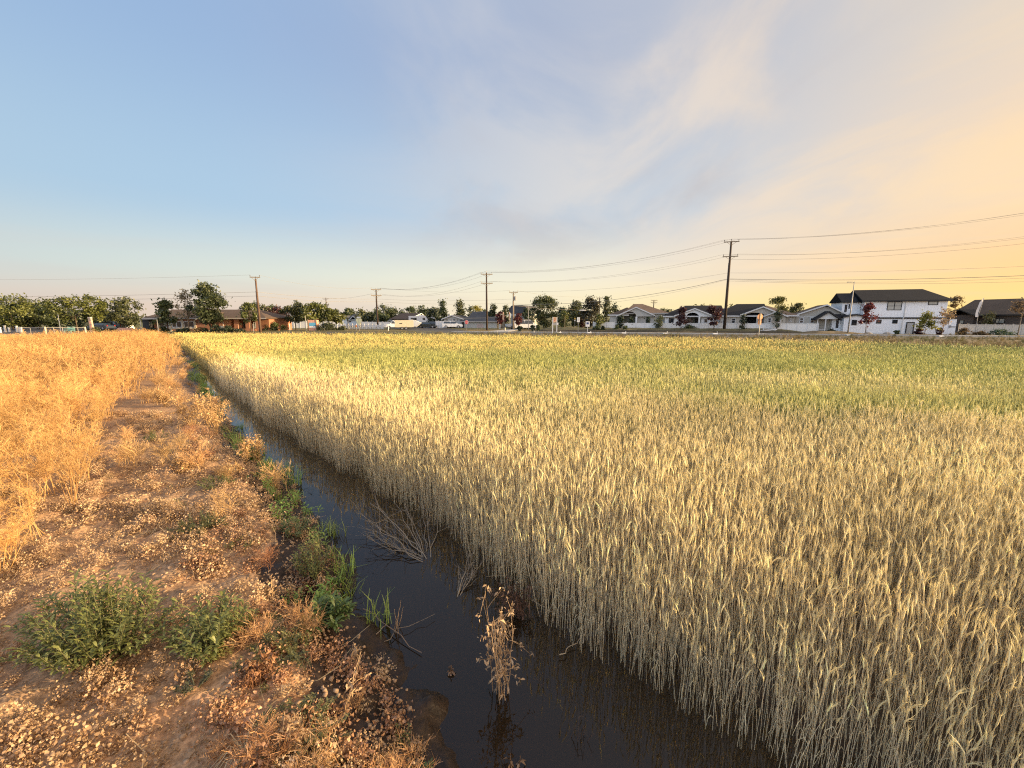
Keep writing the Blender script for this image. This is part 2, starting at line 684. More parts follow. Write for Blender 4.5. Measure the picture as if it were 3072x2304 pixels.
verge = np.array(S(118, 102, 66)) * (0.6 + .9 * f1)
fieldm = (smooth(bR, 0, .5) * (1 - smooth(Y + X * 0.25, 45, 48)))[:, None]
vergem = smooth(Y + X * 0.25, 45, 50)[:, None]
col = soil * (1 - vergem) + verge * vergem
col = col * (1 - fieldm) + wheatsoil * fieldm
col = col * (1 - wetm[:, None]) + mudc * wetm[:, None]
lawnm = smooth(Y, 90, 100)[:, None] * 0.8
col = col * (1 - lawnm) + np.array((0.10, 0.11, 0.045)) * (0.6 + .8 * f1) * lawnm
me = np_mesh("ground", V, Q, [GROUND], col, True)
wa = me.attributes.new('wet', 'FLOAT', 'POINT')
wa.data.foreach_set('value', wetm.astype(np.float32))
tag(link("ground", me), "dry cracked soil bank and field ground", None, None, 'structure')

# ditch water: a murky film of water over the mud
m, out = newmat("ditch water")
tr = N('ShaderNodeBsdfTransparent')
tr.inputs[0].default_value = (0.36, 0.24, 0.15, 1)
df = N('ShaderNodeBsdfDiffuse')
df.inputs[0].default_value = (0.026, 0.016, 0.008, 1)
mx = N('ShaderNodeMixShader')
mx.inputs[0].default_value = 0.62
L(tr.outputs[0], mx.inputs[1])
L(df.outputs[0], mx.inputs[2])
gs = N('ShaderNodeBsdfGlossy')
gs.inputs['Roughness'].default_value = 0.015
bn = N('ShaderNodeBump')
bn.inputs['Strength'].default_value = 0.05
bn.inputs['Distance'].default_value = 0.02
L(pos_noise(5.0, 3), bn.inputs['Height'])
L(bn.outputs[0], gs.inputs['Normal'])
fr = N('ShaderNodeFresnel')
fr.inputs[0].default_value = 1.50
L(bn.outputs[0], fr.inputs['Normal'])
m2 = N('ShaderNodeMixShader')
L(fr.outputs[0], m2.inputs[0])
L(mx.outputs[0], m2.inputs[1])
L(gs.outputs[0], m2.inputs[2])
L(m2.outputs[0], out.inputs[0])
ys = np.concatenate([np.arange(-4, 10, .25), np.arange(10, 54, 1.0)])
a_, b_ = _edge(_L, ys) - .6, _edge(_Rr, ys) + .7
V = np.concatenate([np.stack([a_, ys, ys * 0 - .12], 1), np.stack([b_, ys, ys * 0 - .12], 1)])
n = len(ys)
Q = np.array([(i, i + n, i + n + 1, i + 1) for i in range(n - 1)])
tag(link("water", np_mesh("water", V, Q, [m])), "still brown ditch water", None, None, 'structure')


def sheet(name, poly, z, mat, kind='structure', thick=None):
    mb = MB()
    if thick:
        mb.prism_z(poly, z, z + thick)
    else:
        mb.add([(x, y, z) for x, y in poly], [tuple(range(len(poly)))])
    return tag(mb.obj(name, mat), None, None, None, kind)


def strip(pts, off0, off1):
    """band beside a polyline"""
    P = np.array(pts, float)
    o = []
    for i in range(len(P)):
        t = P[min(i + 1, len(P) - 1)] - P[max(i - 1, 0)]
        t /= np.linalg.norm(t)
        o.append((-t[1], t[0]))
    o = np.array(o)
    return [tuple(p) for p in P + o * off0] + [tuple(p) for p in (P + o * off1)[::-1]]


RD_LINE = [(-320, 73.5), (-60, 73.0), (-30, 73.0), (-12, 72.5), (10, 68.6), (40, 61.5), (80, 51.5), (160, 30.5), (400, -35)]
sheet("road", strip(RD_LINE, -4.2, 4.6), 0.020, ASPH)
sheet("road_marking", strip(RD_LINE, 3.95, 4.10), 0.025, PAINT_W)
sheet("road_marking", strip(RD_LINE, -3.75, -3.60), 0.025, PAINT_W)
YEL = flat("yellow road paint", (0.45, 0.30, 0.06), 0.7, 0.2, 5.0)
sheet("road_marking", strip(RD_LINE, 0.08, 0.2), 0.025, YEL)
sheet("kerb", strip(RD_LINE[3:], 4.62, 4.85), 0.0, CONC, thick=0.14)
sheet("pavement", strip(RD_LINE[3:], 4.86, 6.5), 0.0, CONC, thick=0.12)
# side street leaving at the stop sign
sheet("side_road", [(-17.5, 77.5), (-6.2, 76.2), (-19, 112), (-48, 190), (-62, 190), (-34, 112)], 0.016, ASPH)
sheet("driveway", [(-5.6, 77.4), (-1.2, 77), (2.2, 92), (-0.5, 92)], 0.02, CONC, thick=0.05)
sheet("parking_lot", [(-130, 78.2), (-88, 78.2), (-88, 105), (-130, 105)], 0.012, ASPH)

# planted berm in front of the houses and lawns
def lumpy(name, poly_line, offs, zs, cols, seed, step=0.6, mat=None, kind='structure'):
    P = np.array(poly_line, float)
    seg = np.linalg.norm(np.diff(P, axis=0), axis=1)
    s = np.concatenate([[0], np.cumsum(seg)])
    u = np.arange(0, s[-1], step)
    px_, py_ = np.interp(u, s, P[:, 0]), np.interp(u, s, P[:, 1])
    tx, ty = np.gradient(px_), np.gradient(py_)
    ln = np.hypot(tx, ty)
    nx, ny = -ty / ln, tx / ln
    vv = np.linspace(0, 1, 26)
    o = np.interp(vv, np.linspace(0, 1, len(offs)), offs)
    zc = np.interp(vv, np.linspace(0, 1, len(offs)), zs)
    X = px_[:, None] + nx[:, None] * o
    Y = py_[:, None] + ny[:, None] * o
    endf = np.minimum(smooth(u, 0, 4), smooth(s[-1] - u, 0, 8))[:, None]
    Z = zc[None] * endf + (fbm(X * .8, Y * .8, 3, seed) - .5) * 0.3 * np.minimum(1, zc[None] * 3) * endf + 0.004
    c = np.array([np.interp(vv, np.linspace(0, 1, len(offs)), [q[k] for q in cols]) for k in range(3)]).T
    col = c[None] * (0.6 + 0.8 * fbm(X * 1.1, Y * 1.1, 4, seed + 3))[..., None]
    n0, n1 = X.shape
    i = (np.arange(n0 - 1)[:, None] * n1 + np.arange(n1 - 1)[None]).ravel()
    me = np_mesh(name, np.stack([X, Y, Z], -1).reshape(-1, 3), np.stack([i, i + n1, i + n1 + 1, i + 1], 1), [mat or GROUND], col.reshape(-1, 3), True)
    return tag(link(name, me), None, None, None, kind)


grassc, mulch, dry = (0.105, 0.10, 0.045), (0.05, 0.042, 0.028), (0.20, 0.15, 0.085)
lumpy("planted_bank", [(1, 70.8), (20, 66.4), (50, 59.2)], [6.6, 8, 9.5, 13, 16], [0.0, 0.35, 0.55, 0.72, 0.6], [mulch, mulch, grassc, (0.14, .12, .06), dry], 21)
lumpy("dirt_mound", [(44, 61), (57, 57.5)], [6.8, 8, 10, 12], [0, 0.45, 0.5, 0.1], [dry, dry, dry, dry], 25)
lumpy("lawn", [(-60, 74), (-13, 74)], [5.2, 6, 7.5, 9], [0.02, 0.10, 0.14, 0.05], [grassc] * 4, 27)
lumpy("verge", [(-20, 58.2), (8, 60.0), (40, 53.0), (75, 43.5)], [-6, -2, 1.0, 3.5], [0.0, 0.16, 0.16, 0.0], [dry, (0.17, .13, .075), (0.11, .085, .05), dry], 29)

# ================================================================== STUFF: wheat, weeds, litter
def proto(parts):
    """list of (V, T, k): k blends the two colours an instance brings"""
    vs, ts, ks, n = [], [], [], 0
    for v, t, k in parts:
        vs.append(v)
        ts.append(np.asarray(t) + n)
        ks.append(np.full(len(v), k) if np.isscalar(k) else k)
        n += len(v)
    return np.concatenate(vs), np.concatenate(ts), np.concatenate(ks)


def ribbon(pts, ws, side=None, r=rng):
    """flat strip along pts as triangles"""
    P = np.asarray(pts, float)
    n = len(P)
    t = np.gradient(P, axis=0)
    t /= np.linalg.norm(t, axis=1)[:, None] + 1e-9
    sd_ = r.normal(size=3) if side is None else np.asarray(side, float)
    b = np.cross(t, sd_)
    b /= np.linalg.norm(b, axis=1)[:, None] + 1e-9
    w_ = np.asarray(ws, float)[:, None] * 0.5
    V = np.concatenate([P - b * w_, P + b * w_])
    T = []
    for i in range(n - 1):
        T += [(i, i + 1, n + i + 1), (i, n + i + 1, n + i)]
    return V, np.array(T)


def rod(pts, rs, n=3):
    P = np.asarray(pts, float)
    m_ = len(P)
    t = np.gradient(P, axis=0)
    t /= np.linalg.norm(t, axis=1)[:, None] + 1e-9
    a = np.cross(t, (0.31, 0.95, 0.05))
    a /= np.linalg.norm(a, axis=1)[:, None] + 1e-9
    b = np.cross(t, a)
    q = np.arange(n) * 2 * pi / n
    V = (P[:, None] + np.asarray(rs)[:, None, None] * (np.cos(q)[None, :, None] * a[:, None] + np.sin(q)[None, :, None] * b[:, None])).reshape(-1, 3)
    T = []
    for i in range(m_ - 1):
        for k in range(n):
            p, q2 = i * n + k, i * n + (k + 1) % n
            T += [(p, q2, q2 + n), (p, q2 + n, p + n)]
    return V, np.array(T)


def place(protos, pos, rot, scl, colA, colB, jit=0.12, tilt=0.0, seed=0):
    """copies of prototypes as one vertex/triangle/colour array"""
    r = np.random.default_rng(seed)
    pick = r.integers(0, len(protos), len(pos))
    oV, oT, oC, n = [], [], [], 0
    for i, (v, t, k) in enumerate(protos):
        s = np.where(pick == i)[0]
        if not len(s):
            continue
        ca, sa = np.cos(rot[s]), np.sin(rot[s])
        x = v[None, :, 0] * scl[s, None]
        y = v[None, :, 1] * scl[s, None]
        z = v[None, :, 2] * scl[s, None]
        X_ = x * ca[:, None] - y * sa[:, None] + pos[s, 0, None]
        Y_ = x * sa[:, None] + y * ca[:, None] + pos[s, 1, None]
        if tilt:
            ta, tb = r.standard_t(3, len(s)) * tilt * .75, r.standard_t(3, len(s)) * tilt * .75
            ta, tb = np.clip(ta, -.8, .8), np.clip(tb, -.8, .8)
            X_ = X_ + z * ta[:, None]
            Y_ = Y_ + z * tb[:, None]
        oV.append(np.stack([X_, Y_, z + pos[s, 2, None]], -1).reshape(-1, 3))
        oT.append((t[None] + (np.arange(len(s)) * len(v))[:, None, None] + n).reshape(-1, 3))
        kk = k[None, :, None]
        c = colA[s][:, None] * (1 - kk) + colB[s][:, None] * kk
        c = c * (1 + r.normal(0, jit, (len(s), 1, 1)))
        oC.append(np.clip(c, 0.002, 0.95).reshape(-1, 3))
        n += len(s) * len(v)
    return np.concatenate(oV), np.concatenate(oT), np.concatenate(oC)


def stuff(name, label, batches, mat):
    V, T, Cc, n = [], [], [], 0
    for v, t, c in batches:
        V.append(v)
        T.append(t + n)
        Cc.append(c)
        n += len(v)
    me = np_mesh(name, np.concatenate(V), np.concatenate(T), [mat], np.concatenate(Cc))
    o = link(name, me)
    return tag(o, label, None, None, 'stuff')


def scatter_pts(n, x0, x1, y0, y1, keep, seed):
    r = np.random.default_rng(seed)
    p = np.stack([r.uniform(x0, x1, n), r.uniform(y0, y1, n)], 1)
    return p[keep(p[:, 0], p[:, 1])]


# ---- wheat plants at three levels of detail
def wheat_plant(r, lod):
    h = r.uniform(.66, .94)
    lean, la = r.uniform(.0, .10), r.uniform(0, 2 * pi)
    dx_, dy_ = cos(la), sin(la)
    parts = []
    tt = np.linspace(0, 1, 4 if lod == 0 else 3)
    st = np.stack([dx_ * lean * tt ** 2, dy_ * lean * tt ** 2, h * tt], 1)
    sw = (0.0020, 0.0034, 0.008)[lod]
    if lod == 0:
        v, t = rod(st, np.linspace(1.15, .75, 4) * sw)
    else:
        v, t = ribbon(st, np.full(3, sw * 2), (dy_, -dx_, .02) if r.random() < .5 else None, r)
    parts.append((v, t, 0.0))
    top = st[-1]
    ha = la + r.normal(0, .6)
    nod = abs(r.normal(.10, .22)) if r.random() < .96 else r.uniform(.5, 1.1)
    hl = r.uniform(.07, .10)
    d0 = np.array([cos(ha) * sin(nod * .4), sin(ha) * sin(nod * .4), cos(nod * .4)])
    d1 = np.array([cos(ha) * sin(nod * 1.3), sin(ha) * sin(nod * 1.3), cos(nod * 1.3)])
    q = [top, top + d0 * hl * .3, top + d0 * hl * .4 + d1 * hl * .3, top + d0 * hl * .4 + d1 * hl * .65]
    hr = (0.0052, 0.0078, 0.016)[lod]
    if lod == 0:
        v, t = rod(q, [hr * .45, hr, hr * .95, hr * .25], 4)
        parts.append((v, t, 1.0))
        for k in range(10):
            b = q[1] + (q[3] - q[1]) * r.uniform(0, 1)
            dd = d1 + r.normal(0, .17, 3)
            dd /= np.linalg.norm(dd)
            s = np.cross(dd, r.normal(size=3))
            s *= 0.0013 / (np.linalg.norm(s) + 1e-9)
            e = b + dd * r.uniform(.05, .085)
            parts.append((np.array([b - s, b + s, e]), np.array([(0, 1, 2)]), 1.0))
        for k in range(r.integers(0, 3)):
            z0 = h * r.uniform(.25, .72)
            fa = r.uniform(0, 2 * pi)
            b = np.array([dx_ * lean * (z0 / h) ** 2, dy_ * lean * (z0 / h) ** 2, z0])
            o = np.array([cos(fa), sin(fa), 0])
            ll = r.uniform(.10, .20)
            pt = [b, b + o * ll * .22 + (0, 0, ll * .3), b + o * ll * .42 + (0, 0, -ll * .05), b + o * ll * .5 + (0, 0, -ll * .6)]
            v, t = ribbon(pt, [.003, .0042, .0035, .001], None, r)
            parts.append((v, t, 0.35))
    else:
        v, t = rod([q[0], q[2], q[3] + d1 * (.02 if lod == 1 else .03)], [hr * .7, hr, hr * .15], 3)
        parts.append((v, t, 1.0))
        if lod == 1:
            for k in range(3):
                dd = d1 + r.normal(0, .25, 3)
                dd /= np.linalg.norm(dd)
                s = np.cross(dd, r.normal(size=3))
                s *= 0.0028 / (np.linalg.norm(s) + 1e-9)
                parts.append((np.array([q[2] - s, q[2] + s, q[2] + dd * .09]), np.array([(0, 1, 2)]), 1.0))
            z0 = h * .6
            fa = r.uniform(0, 2 * pi)
            o = np.array([cos(fa), sin(fa), 0])
            b = np.array([0, 0, z0])
            v, t = ribbon([b, b + o * .08 + (0, 0, .06), b + o * .16 + (0, 0, -.02)], [.010, .011, .002], (0, 0, 1), r)
            parts.append((v, t, 0.3))
    return proto(parts)


def far_edge(X):
    return np.interp(X, [-60, -32, -19, 0, 15, 24, 28, 32.5, 60], [50, 48.5, 47.5, 44.5, 40, 34.5, 31.5, 26, 5])


def in_field(X, Y):
    return (X > edgeR(Y) - 0.12 + (vnoise(X * 2, Y * 2, 31) - .5) * .25) & (Y < far_edge(X) + (vnoise(X, Y, 33) - .5) * 1.2)


def wheat_cols(P, r):
    X, Y = P[:, 0], P[:, 1]
    b = (X - edgeR(Y)) * .72                           # metres from the ditch
    # ripeness: dry straw along the ditch; gold and green bands partly paint sun and shade
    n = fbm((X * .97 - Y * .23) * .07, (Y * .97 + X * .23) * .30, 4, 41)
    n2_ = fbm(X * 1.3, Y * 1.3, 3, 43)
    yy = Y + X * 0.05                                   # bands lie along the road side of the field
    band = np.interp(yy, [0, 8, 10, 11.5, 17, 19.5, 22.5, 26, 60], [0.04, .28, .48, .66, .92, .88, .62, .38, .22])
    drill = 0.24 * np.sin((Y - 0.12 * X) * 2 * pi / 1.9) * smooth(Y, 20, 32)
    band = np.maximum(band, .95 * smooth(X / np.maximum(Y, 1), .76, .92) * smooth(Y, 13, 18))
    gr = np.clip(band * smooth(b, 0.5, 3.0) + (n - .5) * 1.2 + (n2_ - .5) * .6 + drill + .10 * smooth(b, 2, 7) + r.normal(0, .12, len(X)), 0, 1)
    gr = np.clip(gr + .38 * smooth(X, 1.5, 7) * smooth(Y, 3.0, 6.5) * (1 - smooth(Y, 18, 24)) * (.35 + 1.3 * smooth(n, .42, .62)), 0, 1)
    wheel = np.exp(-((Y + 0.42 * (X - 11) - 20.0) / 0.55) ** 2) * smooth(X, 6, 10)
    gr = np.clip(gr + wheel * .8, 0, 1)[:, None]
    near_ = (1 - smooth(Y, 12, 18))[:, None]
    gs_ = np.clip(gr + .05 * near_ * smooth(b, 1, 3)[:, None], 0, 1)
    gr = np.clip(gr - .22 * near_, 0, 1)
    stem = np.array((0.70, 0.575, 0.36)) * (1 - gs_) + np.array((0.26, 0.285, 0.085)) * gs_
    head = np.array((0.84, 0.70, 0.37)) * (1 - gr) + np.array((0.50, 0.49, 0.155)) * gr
    fg = (smooth(Y, 17, 25) * .9)[:, None]
    head = head * (1 - fg) + (np.array((0.72, 0.54, 0.16)) * (1 - gr) + np.array((0.35, 0.36, 0.12)) * gr) * fg
    stem = stem * (1 - fg) + (np.array((0.40, 0.33, 0.13)) * (1 - gr) + np.array((0.16, 0.185, 0.06)) * gr) * fg
    v = (1 + (fbm(X * .7, Y * .7, 2, 51) - .5) * .35)[:, None]
    return stem * v, head * v


batches = []
for lod, (n, x0, x1, y0, y1, lo, hi) in enumerate(((135000, -9, 19, -1.5, 11, -9, 11), (160000, -25, 32, 10, 25, 10.6, 24.5), (190000, -45, 52, 23, 52, 24, 60))):
    r = np.random.default_rng(100 + lod)
    P = scatter_pts(n, x0, x1, y0, y1, in_field, 60 + lod)
    jit_ = r.uniform(-.6, .6, len(P))
    P = P[(P[:, 1] + jit_ > lo) & (P[:, 1] + jit_ < hi) & (P[:, 0] < 1.36 * np.maximum(P[:, 1], 0) + 5.5)]
    if lod == 2:
        P = P[(fbm(P[:, 0] * .5, P[:, 1] * .5, 2, 71) > .22)]
    b = (P[:, 0] - edgeR(P[:, 1])) * .72
    pos = np.concatenate([P, zground(P[:, 0], P[:, 1])[:, None] - .02], 1)
    hgt = (0.93 + (fbm(P[:, 0] * .35, P[:, 1] * .35, 3, 81) - .5) * .22) * (0.90 + .10 * smooth(b, 0, .6)) * np.clip(r.normal(1, .10, len(P)), .55, 1.22)
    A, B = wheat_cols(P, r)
    pr = [wheat_plant(r, lod) for _ in range(40)]
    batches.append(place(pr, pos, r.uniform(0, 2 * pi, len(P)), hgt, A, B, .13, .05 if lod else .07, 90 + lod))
    print("wheat", lod, len(P), len(batches[-1][1]))
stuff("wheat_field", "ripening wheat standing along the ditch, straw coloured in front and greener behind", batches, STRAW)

# loose straws leaning out of the wheat over the water and lying flat
r = np.random.default_rng(7)


def weed_bush(r, stems, h0, h1, fine):
    parts = []
    for s in range(stems):
        fa, el_ = r.uniform(0, 2 * pi), abs(r.normal(.18, .22))
        ln = r.uniform(h0, h1)
        base = np.array([r.normal(0, .06), r.normal(0, .06), 0])
        d = np.array([cos(fa) * sin(el_), sin(fa) * sin(el_), cos(el_)])
        cv = r.normal(0, .12, 3) * ln
        tt = np.linspace(0, 1, 5)[:, None]
        st = base + d * ln * tt + cv * tt ** 2 * np.array([1, 1, .3])
        v, t = ribbon(st, np.linspace(.0105, .0035, 5) * (1 if fine > 1 else 2.0), None, r)
        parts.append((v, t, 0.6))
        for k in range(r.integers(7, 11)):
            u = r.uniform(.28 if ln < .5 else .45, .98)
            b = base + d * ln * u + cv * u ** 2 * np.array([1, 1, .3])
            fb = r.uniform(0, 2 * pi)
            dd = d * .7 + np.array([cos(fb), sin(fb), r.uniform(0, .7)]) * .75
            dd /= np.linalg.norm(dd)
            l2 = r.uniform(.14, .34) * (1.15 - .5 * u)
            e = b + dd * l2 + np.array([0, 0, -.03])
            m_ = (b + e) / 2 + r.normal(0, .02, 3)
            v, t = ribbon([b, m_, e], np.array([.005, .004, .002]) * (1 if fine > 1 else 2.2), None, r)
            parts.append((v, t, 0.5))
            for j in range(fine * 3):
                uu = r.uniform(.15, 1)
                p = b + (e - b) * uu
                d3 = dd + r.normal(0, .75, 3)
                d3 /= np.linalg.norm(d3)
                l3 = r.uniform(.04, .10)
                v, t = ribbon([p, p + d3 * l3], [.0035 if fine > 1 else .010, .0022 if fine > 1 else .006], None, r)
                parts.append((v, t, 1.0))
    return proto(parts)


near_b = [weed_bush(r, 12, .65, 1.25, 4) for _ in range(7)]
far_b = [weed_bush(r, 8, .7, 1.25, 1) for _ in range(6)]


def weed_keep(X, Y):
    return (X < weedE(Y) - .15 + (vnoise(X * .8, Y * .8, 91) - .5) * .9) & (X > -1.32 * Y - 3.0)


WEED_A, WEED_B = np.array((0.44, 0.245, 0.085)), np.array((0.60, 0.365, 0.135))


def weed_batch(protos, n, box, lo, hi, seed, smul=1.0, dens=.0):
    r = np.random.default_rng(seed)
    P = scatter_pts(n, *box, weed_keep, seed)
    P = P[(P[:, 1] > lo) & (P[:, 1] < hi)]
    e = (weedE(P[:, 1]) - P[:, 0]) * .72
    hmul = (0.72 + .28 * smooth(e, 0, .7)) * (0.85 + .4 * (fbm(P[:, 0] * .4, P[:, 1] * .4, 2, 95) - .3)) * smul
    hmul = hmul * (1 - .55 * smooth(P[:, 1] - P[:, 0] * .15, 44, 52) * smooth(-P[:, 0], 40, 52))
    pos = np.concatenate([P, zground(P[:, 0], P[:, 1])[:, None]], 1)
    tone = (0.75 + .5 * fbm(P[:, 0] * .5, P[:, 1] * .5, 3, 97))[:, None]
    red = smooth(fbm(P[:, 0] * .9, P[:, 1] * .9, 2, 99), .42, .72)[:, None] * .55
    A = WEED_A * tone * (1 - red) + np.array((0.27, 0.12, 0.045)) * red
    B = WEED_B * tone * (1 - red * .5) + np.array((0.36, 0.19, 0.07)) * red * .5
    return place(protos, pos, r.uniform(0, 2 * pi, len(P)), hmul * r.normal(1, .12, len(P)), A, B, .12, .10, seed + 1)


stuff("dry_weeds", "dense mass of dry golden tumble mustard beside the dirt path",
      [weed_batch(near_b, 900, (-22, -4, 2.0, 14), 2.0, 13, 201), weed_batch(far_b, 6500, (-75, -10, 12, 56), 13, 56, 203, 1.0)], STRAW)

# ---- litter on the bank
def crumple(r, n, rad, leaf):
    parts = []
    for k in range(n):
        c = r.normal(0, rad, 3) * (1, 1, 1.15)
        c[2] = abs(c[2])
        d = r.normal(size=3)
        d /= np.linalg.norm(d)
        u = np.cross(d, r.normal(size=3))
        u /= np.linalg.norm(u)
        nn = np.cross(d, u)
        l = leaf * r.uniform(.6, 1.3)
        cu_ = r.uniform(1.2, 3.4)                    # each dead leaf is rolled up along its length
        an = np.linspace(-.5, .5, 3) * cu_
        R_ = l / cu_
        pts = [c + d * R_ * sin(x) + nn * R_ * (1 - cos(x)) + u * r.normal(0, .06) * l for x in an]
        v, t = ribbon(pts, [l * .2, l * .62, l * .15], nn, r)
        parts.append((v, t, float(np.clip(r.normal(.5, .22), 0, 1))))
    return proto(parts)


cr = [crumple(r, 46, .019, .0125) for _ in range(10)]
crb = [crumple(r, 130, .026, .0135) for _ in range(8)]


def bank(X, Y):
    return (X < edgeL(Y) - .06) & (X > weedE(Y) - 1.2) & (X > -1.4 * Y - 1.5)


def litter(name, label, protos, n, box, keepf, dens, cA, cB, smin, smax, mat, seed, jit=.2, zoff=0.0, tilt=.1):
    r = np.random.default_rng(seed)
    P = scatter_pts(n, *box, keepf, seed)
    d = dens(P[:, 0], P[:, 1])
    P = P[r.random(len(P)) < d]
    pos = np.concatenate([P, zground(P[:, 0], P[:, 1])[:, None] + zoff], 1)
    f = fbm(P[:, 0] * 1.2, P[:, 1] * 1.2, 3, seed)[:, None]
    t = np.clip((f - .35) * 2.2 + r.normal(0, .15, (len(P), 1)), 0, 1)
    A = cA[0] * (1 - t) + cA[1] * t
    B = cB[0] * (1 - t) + cB[1] * t
    return place(protos, pos, r.uniform(0, 2 * pi, len(P)), r.uniform(smin, smax, len(P)), A, B, jit, tilt, seed + 5)


ar = np.array


def dens_leaf(X, Y):
    n = fbm(X * 1.6, Y * 1.6, 4, 301)
    gap = fbm(X * .7 + Y * .5, Y * .7, 3, 303)
    return np.clip(smooth(n, .36, .62) * smooth(gap, .25, .5) + .06, 0, 1) * np.clip(6.0 / np.maximum(Y, 3), .15, 1)


lb = [litter("l", "", cr, 7000, (-12, .5, 1.2, 11), bank, dens_leaf, (ar((.40, .26, .14)), ar((.29, .17, .09))), (ar((.48, .33, .185)), ar((.34, .20, .10))), .9, 2.2, LEAF, 311),
      litter("l", "", crb, 3300, (-12, .5, 1.2, 11), bank, dens_leaf, (ar((.44, .29, .155)), ar((.30, .175, .09))), (ar((.52, .36, .20)), ar((.36, .21, .105))), .9, 2.4, LEAF, 313)]
def floret(r):
    """a dead curled plant still standing: crumpled tufts stacked on a short stem"""
    parts = []
    h = r.uniform(.07, .13)
    lean = r.normal(0, .3, 2)
    for j in range(r.integers(3, 6)):
        u = (j + .6) / 5
        v, t, k = crumple(r, 36, .018 * (1.25 - .5 * u), .0135)
        o = np.array([lean[0] * h * u + r.normal(0, .014), lean[1] * h * u + r.normal(0, .014), h * u])
        parts.append((v + o, t, k))
    v, t = rod([(0, 0, -.01), (lean[0] * h * .5, lean[1] * h * .5, h * .5), (lean[0] * h, lean[1] * h, h)], [.003, .0025, .001])
    parts.append((v, t, np.full(len(v), .2)))
    return proto(parts)


flo = [floret(r) for _ in range(12)]
lb.append(litter("l", "", flo, 2300, (-12, .5, 1.2, 9), bank, lambda X, Y: np.clip(smooth(fbm(X * 2.0, Y * 2.0, 3, 305), .44, .60) + .05, 0, 1) * np.clip(5.0 / np.maximum(Y, 3), .15, 1), (ar((.52, .355, .20)), ar((.42, .26, .14))), (ar((.62, .44, .26)), ar((.36, .21, .11))), .8, 1.7, LEAF, 315, .18, 0, .15))
stuff("leaf_litter", "curled tan dead leaves strewn over the dirt bank", lb, LEAF)


def near_edge(lo, hi):
    def k(X, Y):
        a = (edgeL(Y) - X) * .72
        return (a > lo) & (a < hi) & (X > -1.4 * Y - 1.5)
    return k


def dens_red(X, Y):
    return smooth(fbm(X * 1.1, Y * 1.1, 3, 321), .40, .6) * np.clip(5.0 / np.maximum(Y, 3), .1, 1)


rb = [weed_bush(r, 6, .10, .28, 2) for _ in range(6)]
stuff("dead_weeds", "rust red and tan dead weeds matted along the top of the ditch bank",
      [litter("l", "", crb, 3300, (-9, .8, 1.2, 9), near_edge(.14, 1.15), dens_red, (ar((.33, .16, .08)), ar((.46, .28, .15))), (ar((.44, .25, .13)), ar((.25, .11, .055))), .9, 2.3, LEAF, 331),
       litter("l", "", rb, 500, (-9, .8, 1.2, 9), near_edge(.2, 1.1), dens_red, (ar((.40, .21, .09)), ar((.30, .12, .055))), (ar((.46, .26, .11)), ar((.32, .13, .06))), .4, .8, STRAW, 333)], LEAF)

# straw lying about
st_p = []
for _ in range(14):
    l = r.uniform(.12, .42)
    a = r.normal(0, .04)
    st_p.append(proto([(*ribbon([(-l / 2, 0, .012), (0, a, .03), (l / 2, a * .3, .014 + abs(r.normal(0, .03)))], [.005, .0055, .003], (0, 0, 1), r), 0.5)]))
stuff("loose_straw", "dry straws lying on the soil of the bank",
      [litter("l", "", st_p, 9000, (-14, .8, 1.2, 14), bank, lambda X, Y: np.clip(4 / np.maximum(Y, 3), .2, .8) * (.25 + smooth(fbm(X, Y, 2, 341), .4, .7)), (ar((.52, .37, .19)), ar((.40, .25, .12))), (ar((.6, .44, .23)), ar((.45, .28, .13))), .6, 1.25, STRAW, 343, .2, .005, .25),
       litter("l", "", st_p, 900, (-14, 3, 1.2, 14), lambda X, Y: (X > edgeR(Y) - .35) & (X < edgeR(Y) + .25), lambda X, Y: np.full(len(X), .8), (ar((.46, .34, .2)), ar((.3, .2, .11))), (ar((.52, .40, .24)), ar((.34, .23, .13))), .5, 1.2, STRAW, 345, .2, .02, .5)], STRAW)

# low dry stalks and tufts between path and ditch, thicker further on
tf = [weed_bush(r, 9, .15, .42, 2) for _ in range(6)]


def dens_tuft(X, Y):
    return smooth(fbm(X * .7, Y * .7, 3, 351), .42, .62) * (.0 + 1. * smooth(Y, 4.4, 6.0))


stuff("dry_tufts", "low dry golden tufts on the bank between dirt path and ditch",
      [litter("l", "", tf, 1500, (-30, .5, 2.4, 30), lambda X, Y: near_edge(.1, 2.3)(X, Y) & (X > weedE(Y) - .3), dens_tuft, (ar((.50, .31, .13)), ar((.40, .22, .09))), (ar((.58, .38, .17)), ar((.48, .28, .12))), .55, 1.25, STRAW, 353)], STRAW)

# pebbles and clods
def clod(r):
    v = np.array([(x, y, z) for z in (-.6, .7) for x, y in ((-1, -1), (1, -1), (1, 1), (-1, 1))], float) * .010
    v = v * r.uniform(.6, 1.3, v.shape)
    return proto([(v, np.array([(0, 1, 5), (0, 5, 4), (1, 2, 6), (1, 6, 5), (2, 3, 7), (2, 7, 6), (3, 0, 4), (3, 4, 7), (4, 5, 6), (4, 6, 7)]), .5)])


stuff("soil_clods", "small clods and pebbles scattered on the bank",
      [litter("l", "", [clod(r) for _ in range(12)], 26000, (-10, .8, 1.2, 8), bank, lambda X, Y: np.full(len(X), .55) * np.clip(4 / np.maximum(Y, 3), .1, 1), (ar((.38, .25, .15)), ar((.30, .18, .10))), (ar((.45, .33, .22)), ar((.34, .21, .12))), .4, 1.6, LEAF, 363)], flat("clod", (.34, .22, .13), .95, .3, 8.0))

